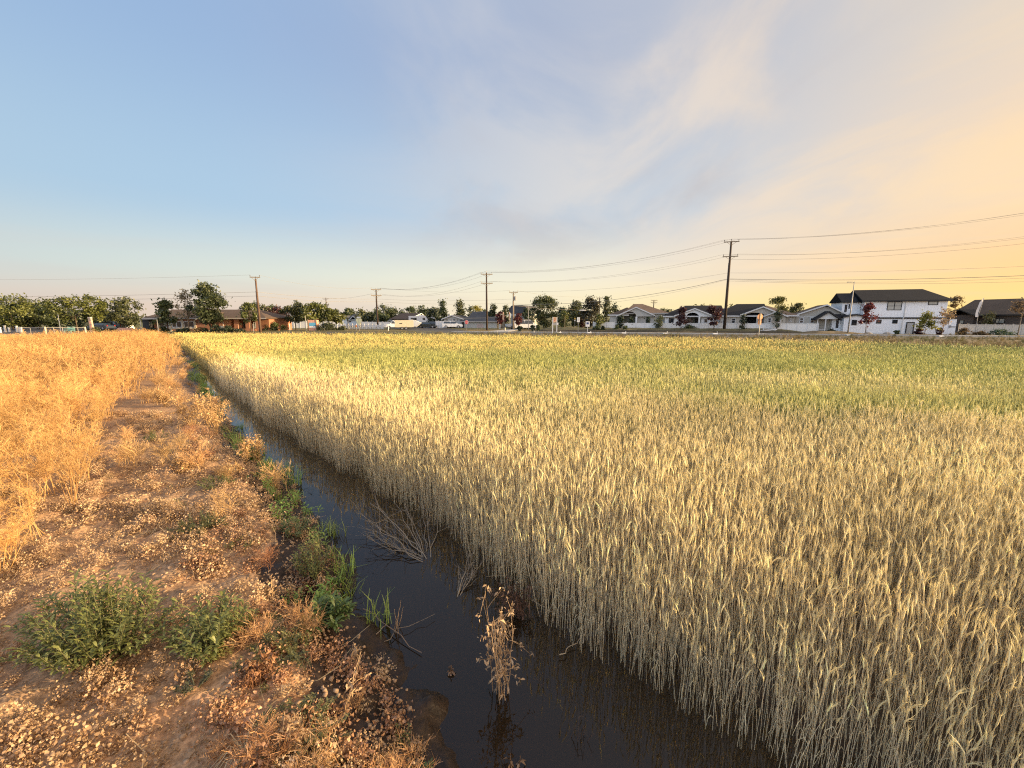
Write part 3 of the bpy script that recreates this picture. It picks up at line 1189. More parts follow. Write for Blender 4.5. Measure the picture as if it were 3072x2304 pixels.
# green growth along the water line
def green_tuft(r, n, h, wl):
    parts = []
    for k in range(n):
        fa, e = r.uniform(0, 2 * pi), abs(r.normal(.45, .35))
        l = h * r.uniform(.5, 1.2)
        o = np.array([cos(fa), sin(fa), 0])
        b = np.array([r.normal(0, .04), r.normal(0, .04), 0])
        p = [b, b + o * l * sin(e) * .45 + (0, 0, l * .55), b + o * l * sin(e) + (0, 0, l * (.95 - .35 * e))]
        v, t = ribbon(p, [wl, wl * .9, .001], (0, 0, 1), r)
        parts.append((v, t, r.uniform(0, 1)))
    return proto(parts)


def leafy(r, stems, h, ll, lw, nl=9):
    parts = []
    for k in range(stems):
        fa, e = r.uniform(0, 2 * pi), abs(r.normal(.3, .3))
        l = h * r.uniform(.55, 1.1)
        d = np.array([cos(fa) * sin(e), sin(fa) * sin(e), cos(e)])
        b = np.array([r.normal(0, .05), r.normal(0, .05), 0])
        v, t = rod([b, b + d * l * .5, b + d * l + r.normal(0, .015, 3)], [.003, .0025, .001])
        parts.append((v, t, 0.2))
        for j in range(nl):
            u = .2 + .8 * (j + r.random()) / nl
            p = b + d * l * u
            f2_ = j * 2.4 + r.normal(0, .3)
            o = np.array([cos(f2_), sin(f2_), 0]) + d * r.uniform(.2, .9)
            o /= np.linalg.norm(o)
            q = ll * r.uniform(.6, 1.2) * (1.15 - .5 * u)
            pts = [p, p + o * q * .35 + (0, 0, q * .08), p + o * q * .75 + (0, 0, q * .02), p + o * q + (0, 0, -q * .18)]
            v, t = ribbon(pts, [lw * .3, lw, lw * .8, .001], (0, 0, 1), r)
            parts.append((v, t, r.uniform(.3, 1)))
    return proto(parts)


gt = [green_tuft(r, 26, .20, .006) for _ in range(6)]
gl_p = [leafy(r, 6, .22, .07, .014) for _ in range(6)]


def dens_green(X, Y):
    base = np.interp(Y, [1.2, 2.6, 3.2, 4.2, 6.6, 7.6, 9, 10, 14, 16, 22, 40], [.04, .06, .35, 1, 1, .8, .45, .3, .55, .8, .8, .5])
    return base * (.5 + .5 * smooth(fbm(X * 2, Y * 2, 2, 371), .35, .6))


gA, gB = (ar((.15, .23, .035)), ar((.21, .26, .05))), (ar((.21, .32, .055)), ar((.31, .35, .08)))
stuff("bank_grass", "green grass and weeds along the water's edge below the dry bank",
      [litter("l", "", gt, 11000, (-40, .8, 1.2, 40), near_edge(-.16, .34), dens_green, gA, gB, .7, 1.8, LEAF, 373),
       litter("l", "", gl_p, 5000, (-20, .8, 1.2, 20), near_edge(-.06, .46), dens_green, gA, gB, .6, 1.4, LEAF, 375),
       litter("l", "", gl_p, 2600, (-9, .8, 1.3, 9), near_edge(.1, 1.5), lambda X, Y: smooth(fbm(X * 1.3, Y * 1.3, 2, 377), .47, .62) * (.25 + .75 * smooth(Y, 4.2, 2.6)), (ar((.13, .135, .035)), ar((.19, .17, .05))), (ar((.20, .20, .055)), ar((.30, .25, .085))), .2, .55, LEAF, 379)], LEAF)

# sparse tall weeds and dry grass over the road verge
vg = [weed_bush(r, 5, .25, .6, 1) for _ in range(5)]
rv = np.random.default_rng(17)
P = np.stack([rv.uniform(-60, 85, 9000), rv.uniform(24, 66, 9000)], 1)
fe = far_edge(P[:, 0])
rn = np.interp(P[:, 0], [p[0] for p in RD_LINE], [p[1] for p in RD_LINE]) - 5.4
P = P[(P[:, 1] > fe + .5) & (P[:, 1] < rn) & (P[:, 0] < 1.35 * P[:, 1])]
t_ = smooth(fbm(P[:, 0] * .3, P[:, 1] * .3, 3, 391), .35, .65)[:, None]
cv_ = ar((.33, .25, .12)) * (1 - t_) + ar((.16, .16, .065)) * t_
stuff("verge_grass", "rough dry grass on the verge between wheat and road",
      [place(vg, np.concatenate([P, np.full((len(P), 1), .05)], 1), rv.uniform(0, 6.28, len(P)), rv.uniform(.45, 1.0, len(P)), cv_ * .55, cv_ * .65, .2, .1, 393)], STRAW)
# ================================================================== TREES AND SHRUBS
def crown_leaves(r, cen, rx, ry, rz, shape, n, leaf, colA, colB, clumps):
    """many small leaf faces gathered in uneven clumps through the crown's volume"""
    cc = []
    while len(cc) < clumps:
        t = r.random()
        if shape == 'cone':
            pr_ = (1 - t) ** .85 + .04
        elif shape == 'column':
            pr_ = min(1, .55 + t * 1.4) * (1 - t ** 4)
        elif shape == 'vase':
            pr_ = .35 + .75 * sin(pi * min(1, t * .75 + .12))
        elif shape == 'dome':
            pr_ = sqrt(max(0, 1 - (t * 1.0) ** 2)) * .95 + .05
        else:
            pr_ = sqrt(max(0, 1 - (2 * t - 1) ** 2)) * .92 + .08
        a, q = r.uniform(0, 2 * pi), sqrt(r.uniform(.05, 1))
        cc.append((cos(a) * q * pr_ * rx * r.uniform(.8, 1.12), sin(a) * q * pr_ * ry, (2 * t - 1) * rz + r.normal(0, .05) * rz, r.uniform(.55, 1.3)))
    cc = np.array(cc)
    k = r.integers(0, clumps, n)
    cr_ = (rx + rz) * .5 * 1.7 / clumps ** .42
    off = r.normal(0, 1, (n, 3)) * (cr_ * cc[k, 3] * .48)[:, None] * ar((1, 1, .75))
    p = cc[k, :3] + off + ar(cen)
    d = r.normal(size=(n, 3))
    d /= np.linalg.norm(d, axis=1)[:, None]
    u = np.cross(d, r.normal(size=(n, 3)))
    u /= np.linalg.norm(u, axis=1)[:, None]
    l = (leaf * 1.35 * r.uniform(.6, 1.5, n))[:, None]
    V = np.stack([p - d * l * .7, p + u * l * .42, p + d * l * .7, p - u * l * .42], 1).reshape(-1, 3)
    Q = np.arange(n * 4).reshape(n, 4)
    tcl = r.random(clumps)[k]
    t = np.clip(tcl * .7 + r.random(n) * .5 - .1, 0, 1)[:, None]
    c = ar(colA) * (1 - t) + ar(colB) * t
    c = np.clip(c * (1 + r.normal(0, .16, (n, 1))), .002, .9)
    return V, Q, np.repeat(c, 4, axis=0), cc[:, :3] + ar(cen)


GREEN = ((.030, .048, .016), (.085, .105, .030))
DKGREEN = ((.016, .028, .012), (.045, .062, .022))
YGREEN = ((.030, .045, .010), (.15, .16, .026))
OLIVE = ((.034, .044, .016), (.105, .112, .036))
RED = ((.042, .007, .008), (.115, .016, .015))
MAROON = ((.030, .008, .010), (.075, .018, .016))
PALE = ((.13, .11, .065), (.26, .22, .13))
RUST = ((.10, .065, .03), (.22, .14, .05))
_tn = [0]


def tree(name, label, px, top, wpx, base=None, Y=None, pal=GREEN, shape='round', clear=.22, n=900, leaf=.22, clumps=26, cat='tree', group=None, bark=None, lean=0.0, depth=.9, trunk=True, z0=0.0, wtr=.035):
    """a tree standing at a photo column: base is its photo row, or Y its distance"""
    if Y is None:
        X, Y = at(px, base, z0)
    else:
        X = xat(px, Y, z0)
    _tn[0] += 1
    r = np.random.default_rng(1000 + _tn[0])
    H = zat(top, Y) - z0
    W = wid(wpx, Y)
    t = thing(name, label, cat, (X, Y, z0), 0, group)
    zc = H * clear
    hz = (H - zc) / 2
    V, Q, c, cc = crown_leaves(r, (lean, 0, zc + hz * 1.0), W / 2 * .88, W / 2 * depth, hz * .92, shape, int(n * 1.9), leaf, pal[0], pal[1], clumps)
    link("crown", np_mesh("crown", V, Q, [LEAF], c), t)
    if trunk:
        mb = MB()
        bend = r.normal(0, .03, 2) * H
        tp = (lean + bend[0], bend[1], zc + hz * 1.1)
        mb.tube([(0, 0, -.1), (bend[0] * .4, bend[1] * .4, zc * .7), (bend[0] * .8 + lean * .5, bend[1] * .8, zc + hz * .4), tp], [H * wtr * .62, H * wtr * .45, H * wtr * .3, H * wtr * .1], 7)
        for j in r.choice(len(cc), min(7, len(cc)), replace=False):
            e = cc[j]
            s = ar((bend[0] * .6 + lean * .3, bend[1] * .6, zc + min(hz * .5, max(0, (e[2] - zc) * .35))))
            mb.tube([s, (s + e) / 2 + ar((0, 0, .06 * H)), e], [H * wtr * .2, H * wtr * .13, H * wtr * .04], 5)
        mb.obj("trunk", bark or BARK, t, smooth_=True)
    return t


def shrub(name, label, px, top, wpx, base=None, Y=None, pal=GREEN, n=420, leaf=.13, cat='shrub', group=None, shape='dome', z0=0.0, clumps=16):
    return tree(name, label, px, top, wpx, base, Y, pal, shape, .02, n, leaf, clumps, cat, group, None, 0, .8, True, z0, .03)


# ---- left row beside the brick building
tree("tree", "broad yellow green tree at the left border behind the bare posts", 40, 891, 180, Y=92, pal=YGREEN, n=2200, clear=.16, clumps=40)
tree("tree", "dark leafy tree behind the wire fence, second from the left border", 120, 903, 110, Y=96, pal=GREEN, n=1500, clear=.10)
tree("tree", "tall yellow green tree directly behind the stone pillar sign", 232, 889, 150, Y=84, pal=YGREEN, n=2000, clear=.30, shape='vase', clumps=34)
tree("tree", "drooping dark conifer behind the two dark parked cars", 308, 926, 90, Y=94, pal=OLIVE, shape='cone', n=1100, clear=.05)
tree("tree", "rounded green tree with bare tips, beside the left end of the brick building", 388, 899, 116, Y=92, pal=OLIVE, n=1700, clear=.18, clumps=34)
for px, top, wv, lab in ((90, 926, 120, "broad dark tree mass behind the wire fence posts"), (235, 930, 120, "broad dark tree mass behind the stone pillar sign"), (350, 930, 110, "broad dark tree mass between the conifer and the brick building"), (165, 917, 60, "dark low tree filling the gap behind the teal chair"), (322, 908, 40, "small dark tree top peeping up behind the drooping conifer"), (12, 915, 70, "dark shaded tree behind the white vinyl posts")):
    tree("tree", lab, px, top, wv, Y=106, pal=DKGREEN, n=1300, clear=.0)
tree("tree", "dark conical young tree in front of the brick building", 505, 893, 52, Y=75, pal=GREEN, shape='cone', n=900, clear=.28, clumps=24)
tree("tree", "thin sparse grey tree with upright bare twigs beside the big dark maple", 567, 870, 64, Y=75, pal=PALE, shape='column', n=520, leaf=.15, clear=.28, clumps=26, bark=BARKL)
tree("tree", "tallest dark green maple in front of the brick building", 634, 857, 100, Y=75, pal=((.026, .042, .016), (.085, .10, .034)), shape='round', n=3400, clear=.17, clumps=52, leaf=.20)
tree("tree", "small golden green tree just beside the brown wood pole", 752, 911, 46, Y=75, pal=YGREEN, n=800, clear=.32, leaf=.16)
tree("tree", "dark tree top behind the brick roof near the brown wood pole", 770, 905, 40, Y=112, pal=DKGREEN, n=500, clear=.1)
tree("tree", "pale olive tree just past the brown wood pole", 792, 914, 34, Y=100, pal=OLIVE, n=500, clear=.1)
tree("tree", "dark maroon tree between the green clipped shrubs and the spreading trees", 838, 926, 66, Y=94, pal=MAROON, n=1000, clear=.18)
tree("tree", "loose olive tree standing by the maroon tree", 888, 912, 80, base=991, pal=OLIVE, n=1300, clear=.34, shape='vase', clumps=30)
tree("tree", "spreading yellow green tree above the blue and orange panel", 945, 914, 100, base=991, pal=YGREEN, n=1500, clear=.36, shape='vase', clumps=30)
tree("tree", "low golden tree at the right end of the spreading row, over the dark hedge", 1000, 930, 64, base=990.5, pal=YGREEN, n=1000, clear=.34, shape='vase')
tree("tree", "dark tree top behind the loose olive tree", 822, 917, 46, Y=108, pal=GREEN, n=500, clear=.1)
shrub("shrub", "large round clipped dark shrub beside the brown wood pole", 812, 970, 44, base=993, pal=GREEN, n=700)
shrub("shrub", "bright green egg shaped clipped shrub, larger of the sunlit pair", 826, 970, 22, base=993, pal=((.06, .085, .02), (.12, .14, .03)), n=500, leaf=.10)
shrub("shrub", "small golden green round clipped shrub", 850, 976, 22, base=993, pal=((.08, .09, .02), (.15, .14, .03)), n=400, leaf=.10)
shrub("shrub", "small dark round shrub at the foot of the brown wood pole", 800, 984, 18, base=993.5, pal=DKGREEN, n=250, leaf=.1)
shrub("hedge", "long dark hedge under the spreading yellow green trees", 985, 972, 84, base=993, pal=((.025, .038, .014), (.07, .075, .026)), n=1100, cat='hedge', clumps=30)
shrub("shrub", "low olive shrub at the end of the dark hedge", 1028, 980, 26, base=992.5, pal=OLIVE, n=300)
for i, (px, top, wv, lab) in enumerate(((456, 985, 34, "dark shrub at the left end of the brick building"), (490, 983, 32, "dark rounded shrub under the conical young tree"), (557, 984, 26, "low dark shrub under the wide window pair"), (598, 984, 30, "reddish brown shrub beside the grey sparse tree trunk"), (615, 985, 18, "smallest dark round shrub under the big maple"), (650, 977, 44, "tall dark shrub under the big maple, left of the white square sign"), (690, 977, 44, "tall dark hedge clump right of the white square sign"), (722, 989, 40, "low green shrub in front of the brick porch"), (537, 990, 30, "flat dark ground shrub by the road in front of the windows"))):
    shrub("shrub", lab, px, top, wv, Y=74.5 if px > 480 else 75.5, pal=RUST if 'reddish' in lab else DKGREEN, n=420, leaf=.12, group="shrubs in front of the brick building")
shrub("shrub", "olive weed clump at the foot of the stone pillar sign", 292, 980, 24, Y=66, pal=OLIVE, n=300, leaf=.1)
shrub("shrub", "dark green weed clump where the ditch meets the road", 508, 1003, 50, Y=52, pal=GREEN, n=420, leaf=.10)

# ---- centre
for px, top, wv, pal, Y, lab in ((1050, 925, 34, GREEN, 150, "round tree behind the small white gabled house"), (1032, 940, 24, DKGREEN, 150, "low dark tree left of the small white gabled house"), (1006, 934, 26, MAROON, 130, "dark maroon tree top past the low golden tree"),
                                 (1094, 932, 36, OLIVE, 125, "olive tree right of the small white gabled house"), (1112, 938, 26, DKGREEN, 120, "dark rounded tree left of the pole with two crossarms"), (1128, 930, 34, GREEN, 165, "distant green tree behind the pole with two crossarms"),
                                 (1156, 918, 44, GREEN, 160, "tall bushy distant tree right of the slim pole"), (1178, 924, 34, DKGREEN, 165, "dark distant tree behind the white parked van"), (1150, 946, 24, GREEN, 118, "low green tree beside the slate roofed bungalow"), (1206, 932, 34, GREEN, 170, "distant tree over the slate roofed bungalow"),
                                 (1234, 922, 30, GREEN, 170, "small upright tree behind the tan gabled house"), (1270, 917, 26, GREEN, 160, "narrow upright tree behind the ridge of the tan gabled house")):
    tree("tree", lab, px, top, wv * 1.45, Y=Y, pal=pal, n=900, leaf=.3, clear=.0, clumps=24, group="far trees behind the houses")
tree("tree", "big dark tree between the motorhome and the grey house", 1305, 926, 56, Y=110, pal=DKGREEN, n=1300, clear=.06, clumps=30)
tree("tree", "tall poplar like tree behind the grey house gable", 1330, 904, 36, Y=118, pal=GREEN, shape='cone', n=900, clear=.08)
tree("tree", "tall feathery conifer behind the grey house chimney", 1380, 900, 44, Y=116, pal=OLIVE, shape='cone', n=1000, clear=.05)
tree("tree", "bright golden round tree behind the slate roof", 1430, 918, 38, Y=128, pal=((.16, .15, .02), (.34, .28, .03)), n=700, clear=.08)
tree("tree", "dark tree left of the golden round tree", 1410, 920, 26, Y=134, pal=DKGREEN, n=400, clear=.08)
tree("tree", "small distant tree between golden tree and double arm pole", 1454, 927, 14, Y=150, pal=GREEN, n=220, leaf=.3, clear=.08)
tree("tree", "round dark tree just right of the double arm pole", 1482, 915, 40, Y=112, pal=DKGREEN, n=900, clear=.12)
tree("tree", "olive tree behind the left orange banner", 1516, 920, 26, Y=120, pal=OLIVE, n=450, clear=.1)
tree("red_tree", "red leaved tree just left of the two orange banners", 1503, 935, 26, Y=92, pal=RED, n=600, clear=.30, leaf=.16)
tree("red_tree", "slim red leaved tree in front of the big grey barn", 1555, 938, 24, Y=90, pal=RED, n=480, clear=.30, leaf=.16)
tree("red_tree", "round red leaved tree in front of the large willow like tree", 1617, 930, 34, base=977, pal=RED, n=800, clear=.34, leaf=.15)
tree("tree", "large willow like green tree right of the big grey barn", 1632, 890, 86, Y=104, pal=((.035, .048, .016), (.11, .12, .032)), n=2400, clear=.08, clumps=44)
tree("tree", "dark bushy tree against the right end of the big grey barn", 1582, 925, 40, Y=96, pal=DKGREEN, n=900, clear=.06)
tree("tree", "young yellow green tree behind the orange topped sign", 1690, 934, 30, Y=88, pal=YGREEN, n=600, clear=.2, leaf=.15)
tree("tree", "feathery olive tree behind the white road sign", 1722, 905, 52, Y=108, pal=OLIVE, n=1400, clear=.08, clumps=34)
tree("tree", "slim dark conifer at the right edge of the feathery olive tree", 1734, 903, 18, Y=112, pal=GREEN, shape='cone', n=380, clear=.03)
tree("tree", "big dark maroon and green tree under the white sagging cable", 1772, 897, 66, Y=102, pal=((.022, .024, .012), (.065, .055, .024)), n=1900, clear=.06, clumps=40)
tree("tree", "tall green tree right of the pole by the white fence", 1818, 893, 32, Y=104, pal=OLIVE, shape='cone', n=900, clear=.05)
tree("tree", "rounded dark tree left of the first white house", 1846, 912, 36, Y=106, pal=DKGREEN, n=900, clear=.06)
tree("tree", "small lit sapling in front of the white fence end", 1797, 942, 26, Y=79, pal=YGREEN, n=420, clear=.28, leaf=.13)
tree("tree", "dark tree low behind the white road sign", 1690, 925, 60, Y=118, pal=DKGREEN, n=1100, clear=.04)
tree("tree", "low dark tree behind the blue and white board", 1745, 935, 50, Y=112, pal=MAROON, n=800, clear=.04)
for px, top, wv, lab in ((1855, 950, 18, "dark young conifer at the left corner of the first white house"), (1864, 948, 20, "second dark conifer, beside the porch of the first white house"), (1892, 950, 18, "dark conifer inside the arched porch front of the first white house"), (1943, 951, 18, "dark round conifer right of the red tree at the first white house")):
    tree("tree", lab, px, top, wv, Y=80.0 if px < 1900 else 79.3, pal=((.014, .026, .012), (.04, .055, .022)), shape='cone', n=420, clear=.04, leaf=.13)
tree("red_tree", "tall red leaved tree in front of the first white house", 1919, 920, 30, base=978, pal=RED, shape='cone', n=900, clear=.28, leaf=.14)
tree("tree", "pale thin shrub tree at the right end of the first white house", 1975, 948, 28, Y=78, pal=((.05, .065, .03), (.12, .13, .06)), n=420, clear=.1, leaf=.13)
tree("maroon_tree", "dark maroon tree in front of the white gable with the arched porch", 2043, 924, 44, Y=74, pal=MAROON, n=800, clear=.30, leaf=.15, shape='cone')
tree("maroon_tree", "dark maroon tree close left of the tallest utility pole", 2140, 920, 44, Y=73, pal=MAROON, n=800, clear=.30, leaf=.15, shape='vase')
for px, top, wv, lab in ((1902, 916, 12, "far tree tip over the first white house roof, by its peak"), (1985, 922, 26, "far tree top over the gap between the first two white houses"), (2004, 924, 18, "far pointed tree top left of the black roof"), (2108, 914, 20, "far tree tip over the black roof ridge"), (2080, 915, 16, "far bushy tip over the black roof, left one"), (2190, 918, 20, "far olive tree top just right of the tallest utility pole")):
    tree("tree", lab, px, top, wv, Y=135, pal=OLIVE, n=260, leaf=.28, clear=.3, clumps=10)
tree("tree", "large rounded green tree behind the tan shingled roof", 2330, 891, 54, Y=105, pal=((.05, .06, .018), (.14, .13, .03)), n=1700, clear=.08, clumps=30)
tree("tree", "smaller dark tree right of the large tree behind the roofs", 2387, 910, 40, Y=108, pal=OLIVE, n=900, clear=.08)
tree("sapling", "thin climbing sapling in front of the second beige gable", 2330, 925, 22, Y=73, pal=((.04, .055, .025), (.09, .10, .045)), n=340, clear=.2, leaf=.13)
tree("sapling", "tall vine like sapling at the left side of the dark porch", 2226, 940, 16, Y=73.5, pal=((.03, .045, .02), (.07, .08, .035)), shape='column', n=340, clear=.1, leaf=.12)
tree("red_tree", "young red leaved tree in front of the white two storey house", 2597, 910, 48, Y=67.2, pal=((.06, .012, .012), (.20, .035, .028)), shape='cone', n=620, clear=.36, leaf=.15, clumps=22, wtr=.022)
tree("tree", "small yellow green tree by the black framed door", 2773, 936, 44, Y=64.6, pal=((.09, .10, .02), (.26, .24, .04)), shape='cone', n=480, clear=.30, leaf=.15, clumps=18, wtr=.022)
tree("tree", "nearly bare tan sapling by the small corner window", 2824, 925, 52, Y=63.8, pal=((.22, .15, .08), (.38, .27, .15)), n=240, leaf=.13, clear=.35, clumps=18, bark=BARKL, wtr=.022)
tree("tree", "bare brown young tree by the vinyl fence at the right border", 3052, 890, 36, Y=61.5, pal=((.11, .075, .045), (.2, .14, .08)), n=320, leaf=.13, clear=.42, clumps=16, bark=BARKL, shape='vase', wtr=.022)
tree("tree", "far leafy top over the brown roof beside the white house", 2858, 888, 40, Y=120, pal=RUST, n=420, leaf=.25, clear=.3)
shrub("shrub", "light green bush behind the vinyl fence", 2960, 940, 34, Y=74, pal=((.10, .10, .03), (.20, .17, .06)), n=420, leaf=.13)
for px, top, wv, pal, lab in ((2755, 985, 18, MAROON, "maroon round shrub right of the black framed door"), (2818, 985, 18, MAROON, "dark maroon shrub under the bare tan sapling"), (2888, 985, 40, RUST, "rusty spreading shrub at the white house corner"), (3000, 993, 80, ((.03, .06, .03), (.07, .10, .05)), "low dark green juniper along the vinyl fence"), (2494, 990, 40, DKGREEN, "dark low shrub left of the white porch post"),
                              (2940, 996, 40, RUST, "low dry shrub by the white feather banner"), (2690, 992, 14, GREEN, "tiny grey green shrub under the white wall")):
    shrub("shrub", lab, px, top, wv, Y=69.5 - (px - 2494) * .0125, pal=pal, n=300, leaf=.12, group="shrubs along the right houses")
for k, (px, top, wv, pal) in enumerate(((1560, 978, 20, DKGREEN), (1598, 977, 16, DKGREEN), (1614, 976, 14, GREEN), (1650, 984, 14, DKGREEN), (1672, 983, 18, DKGREEN), (1762, 981, 22, DKGREEN), (1790, 978, 26, GREEN), (1808, 979, 16, DKGREEN), (1952, 982, 18, DKGREEN), (1965, 980, 20, RUST), (1985, 980, 20, DKGREEN), (2068, 978, 60, GREEN), (2130, 980, 40, GREEN), (2205, 980, 50, OLIVE), (2250, 984, 40, RUST), (1850, 976, 16, GREEN), (1875, 975, 18, GREEN), (2012, 985, 14, PALE))):
    shrub("shrub", ["dark clump left of the two orange banners", "dark rounded shrub under the round red tree", "grey green shrub right below the red tree", "dark small shrub left of the orange topped sign", "dark rounded shrub right of the orange topped sign's legs", "dark shrub at the foot of the blue and white board", "green ornamental grass clump right of the blue and white board", "dark ornamental clump before the fence end", "dark upright clump on the bank below the first house", "pinkish dry clump between two dark clumps on the bank", "dark upright clump right of the pinkish clump", "long weedy clump below the white fence and arched porch", "weedy clump left of the tallest pole", "olive weed heap right of the tallest pole", "rusty weed heap on the dirt mound", "small shrub against the white fence, left one", "small shrub against the white fence below the porch", "pale tuft at the end of the planted bank"][k],
          px, top, wv, base=None, Y=at(px, 992)[1] - 0.0 if top > 979 else 76.5, pal=pal, n=320, leaf=.12, z0=.3, group="shrubs on the planted bank")

# ================================================================== POLES AND WIRES
def insul(mb, x, y, z, h=.28):
    mb.tube([(x, y, z), (x, y, z + h * .35), (x, y, z + h * .5), (x, y, z + h * .8), (x, y, z + h)], [.025, .03, .07, .06, .03], 6)


AT = {}


def pole(key, name, label, px, top, base=None, Y=None, r0=.16, arms=(), mat=None, group=None, transformer=None, pins=True, armlen=2.4, arot=0.0, gw=True):
    if Y is None:
        X, Y = at(px, base)
    else:
        X = xat(px, Y)
    t = thing(name, label, 'utility pole', (X, Y, 0), arot, group)
    H = zat(top, Y)
    MB().tube([(0, 0, -.3), (0, 0, H * .5), (0, 0, H - .35)], [r0 * 1.25, r0, r0 * .75], 10).obj("post", mat or POLEW, t, smooth_=True)
    ins = MB()
    insul(ins, 0, 0, H - .36, .38)
    ins.obj("insulator", INSUL, t)
    pts = [(0, 0, H)]
    for row in arms:
        z = zat(row, Y)
        a = MB()
        a.box(-armlen / 2, armlen / 2, -r0 - .12, -r0, z - .07, z + .07)
        a.box(-.02, .02, -r0 - .16, -r0 - .121, z - .55, z - .3)
        for s in (-1, 1):
            a.tube([(s * armlen * .32, -r0 - .14, z - .05), (0, -r0 - .14, z - .6)], .025, 4)
        ao = a.obj("crossarm", ARMW, t)
        for s in (-1, 1):
            i_ = MB()
            insul(i_, s * armlen * .46, -r0 - .06, z + .07, .3)
            i_.obj("insulator", INSUL, ao)
            pts.append((s * armlen * .46, -r0 - .06, z + .37))
    if transformer:
        z = zat(transformer, Y)
        b = MB()
        b.tube([(.38, -.1, z - .45), (.38, -.1, z + .35), (.38, -.1, z + .45)], [.24, .24, .12], 10)
        b.box(.05, .2, -.14, -.06, z - .1, z + .1)
        b.obj("transformer", GALV, t, smooth_=False)
    if gw:
        MB().tube([(-r0 * 1.32, -.02, 0), (-r0 * .95, -.02, H * .75)], .02, 4).obj("conduit", GALV, t)
    ca, sa = cos(arot), sin(arot)
    AT[key] = [(X + p[0] * ca - p[1] * sa, Y + p[0] * sa + p[1] * ca, p[2]) for p in pts]
    AT[key + '_xy'] = (X, Y)
    return t


pole('A', "utility_pole", "tallest black utility pole with two crossarms near the white houses", 2172, 717, base=998, r0=.20, arms=(726, 770), arot=RD(-18))
pole('B', "utility_pole", "dark utility pole with two crossarms at the middle of the road", 1461, 813, base=991, r0=.17, arms=(823, 850), arot=RD(12))
pole('C', "utility_pole", "brown wooden pole with a short crossarm beside the brick building", 782, 830, base=998, r0=.17, arms=(832,), mat=POLEB, armlen=1.6, arot=RD(15))
pole('D', "utility_pole", "slim dark pole with two crossarms behind the white picket fence", 1134, 864, Y=96, r0=.17, arms=(869, 887), arot=RD(20), armlen=2.2)
pole('E', "utility_pole", "grey wooden pole with a transformer beside the red trees", 1540, 874, Y=92, r0=.16, arms=(877,), mat=BARKL, transformer=895, arot=RD(10), armlen=1.9)
pole('F', "utility_pole", "distant pole with one crossarm rising behind the white fence end", 1796, 889, Y=104, r0=.15, arms=(894,), armlen=1.6, mat=POLEB)
pole('G', "utility_pole", "far pole with two crossarms behind the roof of the first white house", 1958, 897, Y=150, r0=.17, arms=(901, 908), armlen=2.3)
pole('P', "utility_pole", "far small pole above the spreading trees left of centre", 983, 892, Y=150, r0=.16, arms=(897, 913), armlen=2.0)
pole('Z', "utility_pole", "utility pole carrying the wires beyond the right border", 3230, 598, Y=59, r0=.20, arms=(610, 690), arot=RD(-18))


def wire(label, p, q, sag, r_=.0105, group="overhead wires"):
    p, q = np.array(p, float), np.array(q, float)
    n = 17
    t = np.linspace(0, 1, n)[:, None]
    P = p + (q - p) * t
    P[:, 2] -= (4 * sag * t * (1 - t))[:, 0]
    o = MB().tube(P, r_, 4).obj("power_line", WIRE)
    return tag(o, label, "wire", group)


def side(key, dpx, row):
    """attachment on a pole's flank at a photo row"""
    X, Y = AT[key + '_xy']
    return (X + dpx, Y - .1, zat(row, Y))


nm = ("top pin", "upper left arm", "upper right arm", "lower left arm", "lower right arm")
for i in range(5):
    wire("wire from the %s of the tallest pole to the right border" % nm[i], AT['A'][i], AT['Z'][i], 1.2, .0115)
    wire("wire from the %s of the tallest pole to the double arm pole" % nm[i], AT['A'][i], AT['B'][i], 1.6, .0115)
wire("third lower wire below the lower crossarms, running to the right border", side('A', .2, 778), side('Z', 0, 704), 1.0, .014)
wire("thin middle wire from the tallest pole to the right border, below both crossarms", side('A', .2, 819), side('Z', 0, 790), .35, .013)
wire("thick communication cable from the tallest pole to the right border", side('A', .2, 837), side('Z', 0, 818), .5, .032)
wire("thinner cable just below the thick communication cable at the right", side('A', .2, 839), side('Z', 0, 824), .7, .014)
wire("lowest faint cable across the right sky", side('A', .2, 843), side('Z', 0, 838), .55, .014)
wire("thin wire from the tallest pole down to the transformer pole top", side('A', -.2, 819), AT['E'][0], 1.0, .013)
wire("thick communication cable from the tallest pole to the transformer pole", side('A', -.2, 837), side('E', .2, 912), 1.4, .032)
wire("second cable just under the thick cable between tallest and transformer poles", side('A', -.2, 839), side('E', .2, 916), 1.7, .0115)
for i, j in ((1, 1), (2, 2), (0, 0), (3, 3), (4, 4)):
    wire("wire from the double arm pole to the slim pole's %s" % nm[j], AT['B'][i], AT['D'][j], 1.5, .013)
wire("upper wire from the brown wood pole to the slim pole", AT['C'][2], AT['D'][1], .9, .0115)
wire("upper wire from the brown wood pole off the left border", AT['C'][1], (-150, 76, zat(818, 76)), 1.0, .0115)
for row, row2, rl, lab in ((876, 897, 891, "upper"), (888, 905, 905, "lower")):
    wire("%s communication cable from the brown wood pole to the slim pole" % lab, side('C', .17, row), side('D', -.17, row2), .4, .020)
    wire("%s communication cable from the brown wood pole off the left border" % lab, side('C', -.17, row), (-150, 78, zat(rl - 4, 78)), .6, .020)
wire("long flat wire from the slim pole to the transformer pole", AT['D'][2], AT['E'][1], .6, .0115)
wire("upper cable between the slim pole and the transformer pole", side('D', .17, 897), side('E', -.17, 897), .4, .014)
wire("lower cable between the slim pole and the transformer pole", side('D', .17, 905), side('E', -.17, 909), .4, .014)
wire("pale sagging service cable between transformer pole and fence end pole", side('E', .17, 917), side('F', -.17, 929), .35, .020)
wire("pale service drop from the fence end pole to the first white house", side('F', .17, 929), (xat(1862, 86), 86, zat(936, 86)), .2, .020)
wire("wire from the transformer pole top to the fence end pole", AT['E'][2], AT['F'][1], .6, .013)
